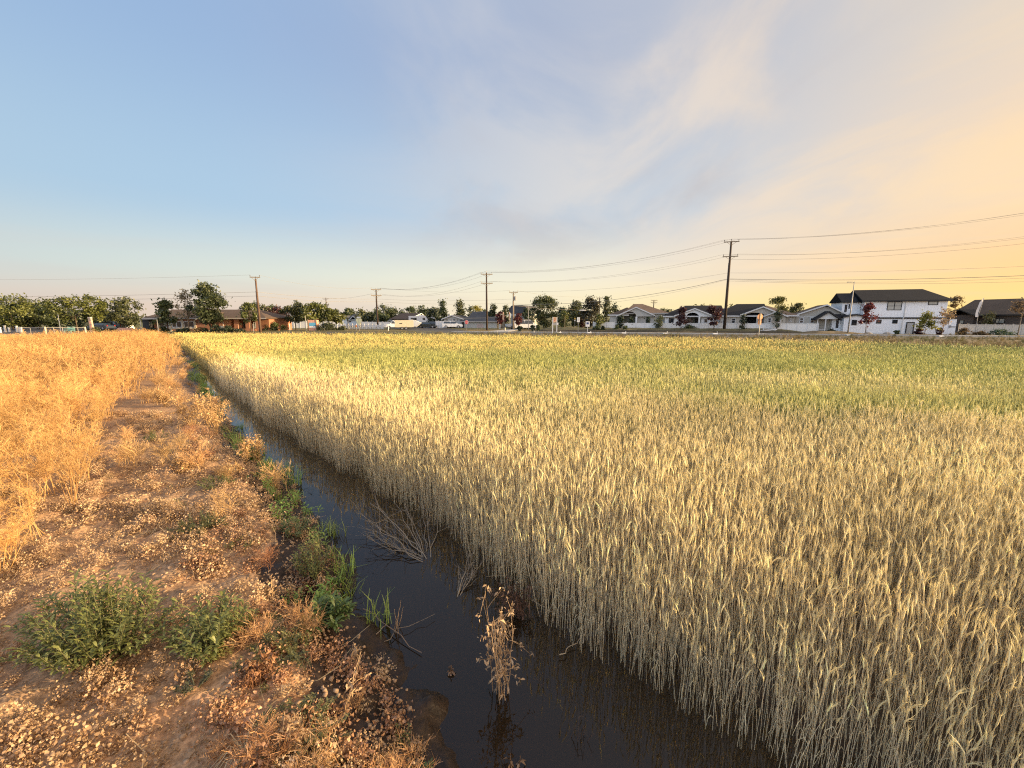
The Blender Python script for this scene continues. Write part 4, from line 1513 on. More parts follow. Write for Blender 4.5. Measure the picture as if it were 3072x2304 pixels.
wire("wire from the small far pole to the slim pole", AT['P'][1], AT['D'][3], .6, .016)
# pale splice case on the sagging cable
tag(MB().ell((0, 0, 0), (.9, .12, .14), 10, 6).obj("cable_splice", WHITE, None, (xat(1746, 98), 98, zat(931, 98))), "white splice case hanging on the sagging service cable", "splice case")
# ================================================================== BUILDINGS
ROOF_BK = shingle("black shingles", (.020, .020, .022))
ROOF_GR = shingle("grey shingles", (.060, .062, .068))
ROOF_BR = shingle("brown shingles", (.095, .066, .048))
ROOF_TAN = shingle("tan shingles", (.15, .105, .075))
ROOF_DB = shingle("dark brown shingles", (.080, .058, .043))
W_WHITE = siding("white boards", (.80, .80, .80), .42, 'X', .3)
W_WHITE2 = siding("white plank", (.68, .68, .66), .25, 'Z', .22)
W_BEIGE = siding("beige plank", (.41, .375, .315), .22, 'Z', .22)
W_GREY = siding("grey plank", (.42, .405, .365), .22, 'Z', .25)
W_TANL = siding("warm tan plank", (.50, .40, .25), .22, 'Z', .2)
W_BRICK = brickmat("orange brick", (.36, .155, .080), (.29, .115, .058), (.30, .20, .14), 5.0)
W_DBRICK = brickmat("dark brick", (.055, .040, .034), (.075, .055, .045), (.09, .08, .07), 5.0)
TRIMW = flat("white trim", (.58, .57, .55), .6, .05)
TRIMG = flat("grey trim", (.34, .32, .29), .6, .08)
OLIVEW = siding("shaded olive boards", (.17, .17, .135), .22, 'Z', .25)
CREAM = flat("cream panel", (.46, .40, .29), .7, .08)


class House:
    """a building whose front runs between two photo columns at two distances"""

    def __init__(self, name, label, cat, px0, Y0, px1, Y1, group=None, z0=0.0):
        self.A = np.array((xat(px0, Y0, z0), Y0))
        B = np.array((xat(px1, Y1, z0), Y1))
        e = B - self.A
        self.w = float(np.linalg.norm(e))
        self.e = e / self.w
        self.n = np.array((-self.e[1], self.e[0]))
        self.z0 = z0
        self.t = thing(name, label, cat, (self.A[0], self.A[1], z0), atan2(self.e[1], self.e[0]), group)

    def p(self, px, py, off=0.0):
        """local (x, z) of a photo pixel on the plane `off` metres behind the front"""
        d = np.array(ray(px, py))
        tt = (off + self.A @ self.n) / (d[:2] @ self.n)
        q = d * tt
        return float((q[:2] - self.A) @ self.e), CAM_H + q[2] - self.z0

    def x(self, px, off=0.0):
        return self.p(px, 955, off)[0]

    def z(self, px, py, off=0.0):
        return self.p(px, py, off)[1]

    def wall(self, mat, x0, x1, y0, y1, zt, zb=-.1, gable=None):
        mb = MB()
        if gable:
            gx_, gz_ = gable
            mb.prism_y([(x0, zb), (x1, zb), (x1, zt), (gx_, gz_), (x0, zt)], y0, y1)
        else:
            mb.box(x0, x1, y0, y1, zb, zt)
        return mb.obj("wall", mat, self.t)

    def gable_roof(self, mat, x0, x1, y0, y1, ze, xp, zp, over=.35, th=.16, trim=None):
        """ridge runs away from the front"""
        mb = MB()
        sl, sr = (zp - ze) / (xp - x0), (zp - ze) / (x1 - xp)
        a, b = (x0 - over, ze - over * sl + .01), (x1 + over, ze - over * sr + .01)
        top = (xp, zp + .01)
        mb.prism_y([a, top, (xp, zp + th), (a[0], a[1] + th)][::1], y0 - over, y1 + over)
        mb.prism_y([top, b, (b[0], b[1] + th), (xp, zp + th)], y0 - over, y1 + over)
        r_ = mb.obj("roof", mat, self.t)
        if trim is not None:
            tm = MB()
            h = .10
            tm.prism_y([(a[0], a[1] - h + .06), (xp, zp - h + .06), (xp, zp + th + .02), (a[0], a[1] + th + .02)], y0 - over - .06, y0 - over - .004)
            tm.prism_y([(xp, zp - h + .06), (b[0], b[1] - h + .06), (b[0], b[1] + th + .02), (xp, zp + th + .02)], y0 - over - .06, y0 - over - .004)
            tm.obj("bargeboard", trim, r_)
        return r_

    def side_roof(self, mat, x0, x1, y0, y1, ze, zp, hip0=0.0, hip1=0.0, over=.4, th=.16, yp=None, fascia=None):
        """ridge runs along the front; hip lengths pull the ridge ends in"""
        yp = (y0 + y1) / 2 if yp is None else yp
        x0, x1, y0_, y1_ = x0 - over, x1 + over, y0 - over, y1 + over
        v = []
        for dz_ in (0, th):
            v += [(x0, y0_, ze + dz_), (x1, y0_, ze + dz_), (x1, y1_, ze + dz_), (x0, y1_, ze + dz_), (x0 + hip0, yp, zp + dz_), (x1 - hip1, yp, zp + dz_)]
        f = [(0, 1, 5, 4), (2, 3, 4, 5), (3, 0, 4), (1, 2, 5)]
        fs = [tuple(i + 6 for i in q) for q in f] + [q[::-1] for q in f]
        fs += [(0, 6, 7, 1)[::-1], (1, 7, 8, 2)[::-1], (2, 8, 9, 3)[::-1], (3, 9, 6, 0)[::-1]]
        r_ = MB().add(v, fs).obj("roof", mat, self.t)
        if fascia is not None:
            MB().box(x0, x1, y0_ - .05, y0_ - .003, ze - .06, ze + th - .01).obj("fascia", fascia, r_)
        return r_

    def window(self, x0, x1, z0, z1, y=0.0, frame=None, pane=None, mull=(), fw=.09, label=None, rails=()):
        f = MB()
        o = y - .05
        for q in ((x0, x1, z0, z0 + fw), (x0, x1, z1 - fw, z1), (x0, x0 + fw, z0 + fw, z1 - fw), (x1 - fw, x1, z0 + fw, z1 - fw)):
            f.box(q[0], q[1], o, y + .02, q[2], q[3])
        for m_ in mull:
            xm = x0 + (x1 - x0) * m_
            f.box(xm - fw / 2, xm + fw / 2, o + .006, y + .02, z0 + fw, z1 - fw)
        for m_ in rails:
            zm = z0 + (z1 - z0) * m_
            f.box(x0 + fw, x1 - fw, o + .012, y + .02, zm - fw / 3, zm + fw / 3)
        w_ = f.obj("window", frame or TRIMW, self.t)
        MB().box(x0 + fw, x1 - fw, y - .012, y + .018, z0 + fw, z1 - fw).obj("pane", pane or GLASS, w_)
        return w_

    def win(self, a, b, c, d, off=0.0, **k):
        """window given by its photo columns a..b and rows c..d"""
        x0, x1 = self.x(a, off), self.x(b, off)
        m_ = (a + b) / 2
        return self.window(x0, x1, self.z(m_, d, off), self.z(m_, c, off), off, **k)

    def part(self, name, mb, mat):
        return mb.obj(name, mat, self.t)


# ---- white two storey house on the right
h = House("house", "white two storey board house with black roof and black window frames", "house", 2590, 70.5, 2872, 66.5)
X0, X1, XR = h.x(2588), h.x(2836), h.x(2872)
zc, ze = h.z(2700, 954), h.z(2700, 903.5)
h.wall(W_WHITE, X0, X1, 0, 7.5, ze)
h.wall(W_WHITE, X1 + .003, XR, .02, 6.5, zc - .05)
zp = h.z(2700, 871, 3.75)
h.side_roof(ROOF_BK, X0 - .1, X1 + .1, 0, 7.5, ze, zp, hip0=.0, hip1=2.2, over=.4, fascia=BLACKT)
h.wall(W_WHITE, X0 + .0, X0 + .28, .3, 7.2, ze + .02, ze - .2, None)
# gable triangle of the left end
h.part("gable", MB().prism_x([(.05, ze), (7.4, ze), (3.75, zp - .08)], X0 - .05, X0 + .12), W_WHITE)
# lower roof slope running past the right corner
h.part("roof", MB().prism_y([(X1 - .9, h.z(2836, 938)), (XR + .4, zc - .1), (XR + .4, zc + .06), (X1 - .9, h.z(2836, 938) + .16)], .0, 6.9), ROOF_BR)
h.part("belt_trim", MB().box(X0, XR + .35, -.10, -.003, zc - .12, zc + .12), BLACKT)
xd = h.x(2710.5)
h.part("downspout", MB().tube([(xd, -.09, ze + .1), (xd, -.09, zc + .15), (xd - .12, -.16, zc), (xd - .16, -.09, 0)], .055, 6), WHITE)
h.win(2656, 2700, 905, 930.5, frame=BLACKT, pane=GLASSB, mull=(.5,), rails=(.5,))
h.win(2777, 2807, 903.5, 915, frame=BLACKT, pane=GLASSB)
h.win(2630, 2645.5, 959, 970.5, frame=BLACKT)
h.win(2678, 2694, 959, 970.5, frame=BLACKT)
h.win(2830, 2848, 958.5, 970.5, frame=BLACKT, pane=GLASSB)
f_ = MB()
x0, x1, zt = h.x(2721), h.x(2746), h.z(2733, 966)
for q in ((x0, x0 + .13, 0, zt), (x1 - .13, x1, 0, zt), (x0 + .13, x1 - .13, zt - .14, zt)):
    f_.box(q[0], q[1], -.07, .0, q[2], q[3])
dd = h.part("door", f_, BLACKT)
MB().box(x0 + .13, x1 - .13, -.03, .0, .02, zt - .14).obj("panel", flat("door panel", (.42, .41, .39), .5, .05), dd)
MB().ell((x1 - .3, -.07, 1.0), (.05, .05, .05), 8, 6).obj("handle", GALV, dd)
# left lower wing with its own gable, and the porch
xl0, xl1 = h.x(2502), h.x(2590)
zw = h.z(2545, 953)
h.wall(W_WHITE, xl0, X0 - .004, .6, 6.4, zw)
g0, g1, gp = h.x(2533, -.6), h.x(2598, -.6), h.x(2567, -.6)
h.wall(W_WHITE, g0, g1, -.6, .6, h.z(2540, 951.5, -.6), gable=(gp, h.z(2567, 945, -.6)))
h.gable_roof(ROOF_BK, g0, g1, -.6, .6, h.z(2540, 951.5, -.6), gp, h.z(2567, 945, -.6), over=.2, trim=BLACKT)
h.win(2556.5, 2572, 959.5, 975.5, off=-.6, frame=BLACKT)
lr = MB()
lr.add([(xl0 - .3, .1, zw), (X0 - .05, .1, zw), (X0 - .05, 3.4, h.z(2590, 931, 3.4)), (xl0 + .2, 3.4, h.z(2470, 934, 3.4))], [(0, 1, 2, 3)])
lr.add([(xl0 - .3, .1, zw + .15), (X0 - .05, .1, zw + .15), (X0 - .05, 3.4, h.z(2590, 931, 3.4) + .15), (xl0 + .2, 3.4, h.z(2470, 934, 3.4) + .15)], [(0, 1, 2, 3)])
lr.add([(xl0 - .3, .1, zw), (X0 - .05, .1, zw), (X0 - .05, .1, zw + .15), (xl0 - .3, .1, zw + .15)], [(0, 1, 2, 3)])
h.part("roof", lr, ROOF_BK)
h.win(2482.5, 2490, 961, 985, off=.6, frame=BLACKT) if False else h.win(2510, 2517.5, 961, 984, off=.6, frame=BLACKT)
h.win(2523, 2530, 960, 971, off=.6, frame=BLACKT)
# upper left gable wing
u0, u1, up = h.x(2522, 1.2), h.x(2574, 1.2), h.x(2548, 1.2)
zu, zup = h.z(2548, 910, 1.2), h.z(2548, 893, 1.2)
h.wall(W_WHITE, u0, X0 - .06, 1.2, 6.2, zu + .15, zw)
h.side_roof(ROOF_BK, u0, X0 - .06, 1.2, 6.2, zu + .15, zup + .7, over=.25, fascia=BLACKT)
h.win(2530, 2537, 914, 936, off=1.2, frame=BLACKT)
h.win(2541, 2545, 912, 926, off=1.2, frame=BLACKT)
# porch
q0, q1 = h.x(2454, -.4), h.x(2478, -.4)
zq = h.z(2466, 957, -.4)
for xx in (q0, q1):
    h.part("porch_post", MB().box(xx - .07, xx + .07, -.47, -.33, 0, zq), TRIMW)
h.part("porch_rail", MB().box(q0 + .07, q1 - .07, -.43, -.37, h.z(2466, 990, -.4), h.z(2466, 990, -.4) + .08), TRIMW)
h.wall(W_WHITE2, q0, xl0 - .004, 2.2, 6.0, zq)
h.gable_roof(ROOF_BK, q0 - .1, xl0 + .6, -.4, 6.0, zq, (q0 + xl0 + .5) / 2, h.z(2470, 936, .5), over=.3, trim=BLACKT)
h.part("gable", MB().prism_y([(q0, zq), (xl0 + .5, zq), ((q0 + xl0 + .5) / 2, h.z(2470, 938, .5))], -.3, -.2), W_WHITE2)
# house letters on the white wall (too small to read in the photo): a plate and a bar
h.part("wall_plate", MB().box(h.x(2850), h.x(2856), -.05, -.003, h.z(2853, 983), h.z(2853, 976)).box(h.x(2857), h.x(2871), -.04, -.003, h.z(2864, 981.5), h.z(2864, 979)), GALV)

# ---- beige house right of the dark porch house
HG = "beige and white houses behind the vinyl fence"
h = House("house", "beige plank house with one broad white trimmed gable and two square windows", "house", 2386, 75.5, 2524, 72.5, HG)
x0, x1, xp = h.x(2386), h.x(2540), h.x(2475)
ze, zp = h.z(2400, 946), h.z(2475, 916)
h.wall(W_BEIGE, x0, x1, 0, 8, ze, gable=(xp, zp))
h.gable_roof(ROOF_DB, x0, x1, 0, 8, ze, xp, zp, over=.45, trim=TRIMW)
h.part("belt_trim", MB().box(x0 + .05, x1, -.05, -.003, h.z(2440, 951), h.z(2440, 949.5)), TRIMW)
h.part("attic_vent", MB().prism_y([(h.x(2464), h.z(2475, 920.5)), (h.x(2486), h.z(2475, 920.5)), (xp, h.z(2475, 917))], -.04, -.002), DARK)
h.win(2398.5, 2412, 952.5, 970, frame=TRIMW, rails=(.5,), fw=.13)
h.win(2430, 2444.5, 952.5, 970, frame=TRIMW, rails=(.5,), fw=.13)

# ---- house with the dark arched porch
h = House("house", "beige house with dark arched porch, two front gables and black roof", "house", 2160, 78, 2390, 74, HG)
x0, x1 = h.x(2163), h.x(2390)
ze = h.z(2250, 948.5)
h.wall(W_BEIGE, x0, h.x(2231), .3, 9, h.z(2200, 949))
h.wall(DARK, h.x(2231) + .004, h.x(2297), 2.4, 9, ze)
h.wall(W_BEIGE, h.x(2357) + .01, x1, 1.0, 9, ze)
g0, g1, gp = h.x(2226), h.x(2342), h.x(2285)
zg0, zgp = h.z(2230, 944), h.z(2285, 922)
# gable front with an arched opening
arch = [(g0, zg0), (h.x(2233), zg0 - .15)]
for k in range(9):
    a = pi * k / 8
    arch.append((h.x(2264) - (h.x(2264) - h.x(2235)) * cos(a), h.z(2264, 947) + (h.z(2264, 938) - h.z(2264, 947)) * sin(a)))
arch += [(h.x(2297), ze), (g1, zg0), (gp, zgp)]
h.part("gable", MB().prism_y(arch, -.1, .1), W_BEIGE)
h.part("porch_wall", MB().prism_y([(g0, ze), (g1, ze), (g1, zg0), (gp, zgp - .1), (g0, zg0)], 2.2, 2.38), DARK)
for pxx in (2232.5, 2272):
    h.part("porch_post", MB().box(h.x(pxx) - .14, h.x(pxx) + .14, -.06, .08, -.1, zg0 - .1), W_BEIGE)
h.gable_roof(ROOF_BK, g0, g1, 0, 8, zg0, gp, zgp, over=.4, trim=TRIMW)
s0, s1, sp = h.x(2293, -.7), h.x(2357, -.7), h.x(2325, -.7)
h.wall(W_BEIGE, s0, s1, -.7, 5, h.z(2300, 949, -.7), gable=(sp, h.z(2325, 937, -.7)))
h.gable_roof(ROOF_TAN, s0, s1, -.7, 5, h.z(2300, 949, -.7), sp, h.z(2325, 937, -.7), over=.3, trim=TRIMW)
h.side_roof(ROOF_BK, x0, h.x(2300), .3, 9, h.z(2200, 949), h.z(2285, 914, 4.6), hip0=3.5, over=.4, fascia=TRIMW)
h.side_roof(ROOF_TAN, h.x(2298), x1, .6, 9, h.z(2370, 948, .6), h.z(2320, 919, 4.6), hip1=4.2, over=.4, fascia=TRIMW)
h.win(2303, 2315, 952.5, 968.5, off=-.7, frame=TRIMW, rails=(.5,), fw=.13)
h.win(2332, 2343, 952.5, 968.5, off=-.7, frame=TRIMW, rails=(.5,), fw=.13)
h.win(2367, 2376, 954, 966, off=1.0, frame=TRIMW, mull=(.5,))
h.win(2194, 2207, 954.5, 970, off=.3, frame=TRIMW, rails=(.5,))
h.win(2168, 2176, 958, 970, off=.3, frame=TRIMW)
h = House("house", "small white gabled house end seen far behind the tallest pole", "house", 2184, 98, 2228, 98, HG)
h.wall(W_WHITE2, h.x(2186), h.x(2226), 0, 6, h.z(2200, 937), gable=(h.x(2211), h.z(2211, 925)))
h.gable_roof(ROOF_GR, h.x(2186), h.x(2226), 0, 6, h.z(2200, 937), h.x(2211), h.z(2211, 925), over=.4, trim=TRIMW)

# ---- white house with the black roof
h = House("house", "white plank house with long black roof and an arched olive porch", "house", 1992, 82, 2178, 79, HG)
x0, x1 = h.x(1995), h.x(2168)
ze = h.z(2020, 950)
zr = h.z(2100, 919, 4.5)
h.wall(W_WHITE2, x0, h.x(2052), 0, 9, ze)
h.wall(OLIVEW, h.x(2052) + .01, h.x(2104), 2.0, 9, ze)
h.wall(W_WHITE2, h.x(2104) + .01, x1, .1, 9, ze)
h.side_roof(ROOF_BK, x0, x1, 0, 9, ze, zr, hip0=4.6, hip1=0, over=.45, fascia=TRIMW)
h.part("gable", MB().prism_x([(-.1, ze), (9.1, ze), (4.5, zr - .05)], x1 - .12, x1 + .03), W_WHITE2)
g0, g1, gp = h.x(2027, -.5), h.x(2134, -.5), h.x(2082, -.5)
zg0, zgp = h.z(2040, 947, -.5), h.z(2082, 927, -.5)
arch = [(g0, zg0 - .15), (h.x(2058, -.5), zg0 - .15)]
for k in range(9):
    a = pi * k / 8
    arch.append((h.x(2077, -.5) - (h.x(2077) - h.x(2058)) * cos(a), h.z(2077, 950, -.5) + (h.z(2077, 938) - h.z(2077, 950)) * sin(a)))
arch += [(h.x(2097, -.5), zg0 - .15), (g1, zg0 - .15), (g1, zg0), (gp, zgp), (g0, zg0)]
h.part("gable", MB().prism_y(arch, -.6, -.4), W_WHITE2)
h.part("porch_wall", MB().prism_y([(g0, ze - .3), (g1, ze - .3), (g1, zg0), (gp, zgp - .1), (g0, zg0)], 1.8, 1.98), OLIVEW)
h.gable_roof(ROOF_BK, g0, g1, -.5, 5, zg0, gp, zgp, over=.35, trim=TRIMW)
for pxx in (2057, 2097):
    h.part("porch_post", MB().box(h.x(pxx) - .15, h.x(pxx) + .15, -.56, -.44, -.1, zg0 - .16), W_WHITE2)
h.win(2006.5, 2021.5, 954, 969, frame=BLACKT, fw=.14)
h.win(2061, 2075, 954, 970, off=2.0, frame=BLACKT)
h.win(2085, 2092.5, 952, 970, off=2.0, frame=BLACKT)
h.win(2112, 2124, 956, 969, off=.1, frame=TRIMW)

# ---- first white house
h = House("house", "pale grey house with brown roof behind the tall red tree", "house", 1828, 86, 2008, 83, HG)
x0, x1 = h.x(1829), h.x(1995)
ze = h.z(1900, 946)
h.wall(W_GREY, x0, h.x(1868), 0, 9, ze)
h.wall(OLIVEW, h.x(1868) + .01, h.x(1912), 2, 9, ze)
h.wall(W_GREY, h.x(1912) + .01, x1, .1, 9, h.z(1960, 941))
h.side_roof(ROOF_TAN, h.x(1870), x1 + .4, .1, 10, h.z(1960, 941), h.z(1945, 914, 5), hip0=2.5, hip1=5.0, over=.4, fascia=TRIMG)
h.side_roof(ROOF_DB, x0, h.x(1880), 0, 9, ze, h.z(1870, 925, 4.5), hip0=4, hip1=.5, over=.4, fascia=TRIMW)
g0, g1, gp = h.x(1854, -.5), h.x(1962, -.5), h.x(1907, -.5)
zg0, zgp = h.z(1860, 947, -.5), h.z(1907, 923, -.5)
arch = [(g0, zg0 - .15), (h.x(1870, -.5), zg0 - .15)]
for k in range(9):
    a = pi * k / 8
    arch.append((h.x(1889, -.5) - (h.x(1889) - h.x(1870)) * cos(a), h.z(1889, 948, -.5) + (h.z(1889, 935) - h.z(1889, 948)) * sin(a)))
arch += [(h.x(1908, -.5), zg0 - .15), (g1, zg0 - .15), (g1, zg0), (gp, zgp), (g0, zg0)]
h.part("gable", MB().prism_y(arch, -.6, -.4), W_GREY)
h.part("porch_wall", MB().prism_y([(g0, ze - .3), (g1, ze - .3), (g1, zg0), (gp, zgp - .1), (g0, zg0)], 1.8, 1.98), OLIVEW)
h.gable_roof(ROOF_DB, g0, g1, -.5, 5, zg0, gp, zgp, over=.35, trim=TRIMW)
for pxx in (1868, 1909):
    h.part("porch_post", MB().box(h.x(pxx) - .17, h.x(pxx) + .17, -.56, -.44, -.1, zg0 - .16), W_WHITE2)
h.win(1850, 1857, 955, 962, frame=TRIMG)
h.win(1951, 1954, 946, 951, off=.1, frame=DARK, fw=.05)
h.win(1962, 1965, 946, 951, off=.1, frame=DARK, fw=.05)
h.win(1968, 1990, 950, 968, off=.1, frame=TRIMG, pane=flat("screen porch", (.22, .23, .17), .8))

# ---- dark brown house at the right border
h = House("house", "dark brown brick house with a wide brown roof at the right border", "house", 2860, 80, 3090, 70, None)
x0, x1 = h.x(2862), h.x(3300)
ze = h.z(2960, 946)
h.wall(W_DBRICK, x0, x1, 0, 11, ze)
h.side_roof(ROOF_DB, x0, x1, 0, 11, ze, h.z(2960, 901, 5.5), over=.5, hip0=.0, fascia=BLACKT)
g0, g1, gp = h.x(2836, -2), h.x(2925, -2), h.x(2878, -2)
h.wall(W_DBRICK, g0 + .4, g1 - .4, -1.6, 0, h.z(2880, 945, -2))
h.gable_roof(ROOF_BK, g0, g1, -2, 1, h.z(2900, 947, -2), gp, h.z(2878, 930, -2), over=.3, trim=BLACKT)
h.win(2988, 3016, 955, 970, frame=BLACKT, pane=GLASSB, mull=(.4,))
h.win(2880, 2894, 960, 972, off=-1.6, frame=BLACKT, pane=GLASSB)
h.win(3067, 3080, 930, 940, off=0, frame=TRIMW)

# ---- vinyl fences: posts are parts, panels between them
def fence(label, px0, Y0, px1, Y1, top, n, mat, z0=0.0, cat="fence", group=None, slats=None, postw=.13, name="fence", low=0.05, cap=True):
    hh = House(name, label, cat, px0, Y0, px1, Y1, group, z0)
    zt = hh.z((px0 + px1) / 2, top)
    for i in range(n + 1):
        x = hh.w * i / n
        mb = MB().box(x - postw / 2, x + postw / 2, -postw / 2, postw / 2, 0, zt + .06)
        if cap:
            mb.prism_z([(x - postw * .7, -postw * .7), (x + postw * .7, -postw * .7), (x + postw * .7, postw * .7), (x - postw * .7, postw * .7)], zt + .062, zt + .10)
        mb.obj("post", WHITE if mat is VINYL else mat, hh.t)
    for i in range(n):
        a, b = hh.w * i / n + postw / 2 + .003, hh.w * (i + 1) / n - postw / 2 - .003
        if slats:
            mb = MB()
            k = int((b - a) / slats)
            for j in range(k):
                x = a + (j + .5) * (b - a) / k
                mb.box(x - slats * .3, x + slats * .3, -.02, .02, low, zt - .1)
            mb.box(a, b, -.045, -.022, zt - .3, zt - .2).box(a, b, -.045, -.022, low + .15, low + .25)
            mb.obj("panel", mat, hh.t)
        else:
            MB().box(a, b, -.03, .03, low, zt - .02).box(a, b, -.05, -.032, zt - .14, zt).obj("panel", mat, hh.t)
    return hh


fence("long low white vinyl fence in front of the pale houses", 1779, 81, 2452, 72.3, 969.5, 24, VINYL, 0.0)
fence("short white vinyl fence end standing out beside the sapling", 1779, 80.6, 1842, 79.8, 966.5, 3, VINYL, .35)
fence("tan vinyl privacy fence beside the white house at the right border", 2874, 68.0, 3120, 63.5, 973.5, 9, TANV)
fence("white picket fence with square openings right of the spreading trees", 1012, 96, 1152, 94, 972.5, 12, VINYL, 0, slats=.55)
fence("long plain white vinyl fence behind the spreading trees", 845, 103, 1030, 104, 964.5, 10, VINYL)
fence("white vinyl fence behind the slim dark pole", 1086, 110, 1212, 110, 965.5, 8, VINYL)
fence("grey white fence between the motorhome and the grey gabled house", 1308, 104, 1335, 104, 963, 3, VINYL)

# ---- houses in the middle distance
MG = "houses across the side street"
h = House("house", "small white gabled house with slate roof behind the picket fence", "house", 1022, 128, 1076, 126, MG)
h.wall(W_WHITE2, h.x(1023), h.x(1044), -.6, 8, h.z(1033, 958), gable=(h.x(1033), h.z(1033, 948)))
h.gable_roof(ROOF_GR, h.x(1023), h.x(1044), -.6, 8, h.z(1033, 958), h.x(1033), h.z(1033, 948), over=.3, trim=TRIMW)
h.wall(W_WHITE2, h.x(1044) + .01, h.x(1072), 0, 8, h.z(1058, 960))
h.side_roof(ROOF_GR, h.x(1040), h.x(1072), 0, 8, h.z(1058, 960), h.z(1058, 943, 4), over=.3, fascia=TRIMW)
h.gable_roof(ROOF_GR, h.x(1056), h.x(1072), -.4, 4, h.z(1064, 957), h.x(1064), h.z(1064, 949), over=.3, trim=TRIMW)
h.win(1031, 1035, 953, 958, off=-.6, frame=TRIMW)
h.win(1046, 1054, 962, 967, frame=TRIMW)
h = House("house", "dark slate roofed bungalow left of the tan gabled house", "house", 1162, 128, 1240, 126, MG)
h.wall(W_BEIGE, h.x(1168), h.x(1238), 0, 9, h.z(1200, 961))
h.side_roof(ROOF_GR, h.x(1164), h.x(1238), 0, 9, h.z(1200, 961), h.z(1200, 946, 4.5), hip0=3, over=.4, fascia=TRIMW)
h.gable_roof(ROOF_GR, h.x(1180), h.x(1220), -.6, 4, h.z(1200, 962), h.x(1200), h.z(1200, 951), over=.3, trim=TRIMW)
h.wall(W_BEIGE, h.x(1180), h.x(1220), -.6, -.01, h.z(1200, 962), gable=(h.x(1200), h.z(1200, 951)))
h = House("house", "sunlit tan gabled house with brown roof", "house", 1222, 118, 1282, 124, MG)
h.wall(W_TANL, h.x(1228), h.x(1279), 0, 8, h.z(1250, 957), gable=(h.x(1262), h.z(1262, 941)))
h.gable_roof(ROOF_BR, h.x(1228), h.x(1279), 0, 8, h.z(1250, 957), h.x(1262), h.z(1262, 941), over=.4, trim=TRIMW)
h = House("house", "pale grey gabled house with a row of small windows behind the white car", "house", 1328, 108, 1390, 107, MG)
x0, x1, xp = h.x(1331), h.x(1387), h.x(1356)
h.wall(W_GREY, x0, x1, 0, 9, h.z(1340, 957), gable=(xp, h.z(1356, 947)))
h.gable_roof(ROOF_GR, x0, x1, 0, 9, h.z(1340, 957), xp, h.z(1356, 947), over=.5, trim=TRIMW)
for a, b in ((1339, 1343), (1352, 1356), (1359, 1366), (1370, 1374)):
    h.win(a, b, 957, 963, frame=TRIMG, pane=GLASS if a != 1352 else GLASSB)
h.part("chimney", MB().box(h.x(1335) - .3, h.x(1335) + .3, 3, 3.6, h.z(1340, 957), h.z(1336, 943, 3)), CONC)
h.part("garage_door", MB().box(h.x(1337), h.x(1364), -.05, -.003, 0, h.z(1350, 972)), TRIMG)
h = House("house", "long house with slate roof and a taller dark gable behind the stop sign", "house", 1384, 106, 1494, 104, MG)
h.wall(W_GREY, h.x(1386), h.x(1490), 0, 9, h.z(1440, 966))
h.side_roof(ROOF_GR, h.x(1385), h.x(1491), 0, 9, h.z(1440, 965.5), h.z(1440, 952, 4.5), over=.5, fascia=TRIMG)
h.wall(W_GREY, h.x(1410, 5), h.x(1458, 5), 5, 12, h.z(1440, 953, 5))
h.side_roof(ROOF_GR, h.x(1410, 5), h.x(1456, 5), 5, 12, h.z(1440, 954, 5), h.z(1440, 936, 8.5), over=.4, fascia=TRIMG)
h.part("gable", MB().prism_x([(4.9, h.z(1456, 954, 5)), (12, h.z(1456, 954, 5)), (8.5, h.z(1456, 937, 8.5))], h.x(1456, 5) + .42, h.x(1456, 5) + .5), W_WHITE2)
h.part("garage_door", MB().box(h.x(1430), h.x(1450), -.06, -.003, 0, h.z(1440, 971)), flat("pinkish door", (.42, .33, .29), .7))
h.part("doorway", MB().box(h.x(1386), h.x(1392), -.05, -.003, 0, h.z(1390, 967)), DARK)
h = House("barn", "big grey gambrel roofed barn behind the transformer pole", "barn", 1525, 110, 1584, 108)
prof = [(1527, 940), (1527, 928), (1533, 918), (1540, 915.5), (1568, 915.5), (1578, 921), (1584, 932), (1584, 940)]
pts = [h.p(a, b) for a, b in prof]
h.wall(W_GREY, pts[0][0] + .4, pts[-1][0] - .4, .4, 9, h.z(1555, 940))
h.part("roof", MB().prism_y([(pts[0][0], h.z(1555, 938))] + [pts[1], pts[2], pts[3], pts[4], pts[5], pts[6]][0:6] + [(pts[-1][0], h.z(1555, 938))] if False else ([(x, z) for x, z in pts])[::-1], 0, 9.5), ROOF_GR)
h.part("lean_to", MB().box(h.x(1530), h.x(1562), -2.0, -.01, h.z(1545, 946), h.z(1545, 944)), WHITE)

# ---- brick building on the left
h = House("brick_building", "low orange brick office with brown roof and wide white framed windows", "building", 428, 78.5, 806, 80.5)
x0, x1 = h.x(446), h.x(792)
ze = h.z(620, 956)
h.wall(W_BRICK, x0, h.x(690), 0, 12, ze - .05)
h.wall(W_BRICK, h.x(690) + .01, x1, 1.8, 12, ze - .05)
h.side_roof(ROOF_BR, x0, x1, 0, 12, ze, h.z(620, 931, 6), over=.7, hip0=1.2, hip1=4.5, fascia=TRIMG)
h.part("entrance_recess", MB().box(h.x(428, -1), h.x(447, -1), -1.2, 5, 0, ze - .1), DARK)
h.part("canopy", MB().box(h.x(426, -1.5), h.x(476, -1.5), -1.6, .0, ze - .12, ze + .06), TRIMG)
for a, b in ((475, 506), (513, 543), (549, 581)):
    h.win(a, b, 963, 982.5, frame=TRIMW, mull=(.48,), fw=.12)
h.part("window_band", MB().box(h.x(472), h.x(583), -.06, -.003, h.z(530, 987), h.z(530, 983)), CREAM)
for a in (473.5, 509.5, 546, 583.5):
    h.part("pilaster", MB().box(h.x(a) - .16, h.x(a) + .16, -.12, -.002, 0, ze - .06), CREAM)
h.part("porch_gable", MB().prism_y([(h.x(592, -1.5), ze - .1), (h.x(640, -1.5), ze - .1), (h.x(626, -1.5), h.z(626, 940, -1.5))], -1.5, -1.3), OLIVEW)
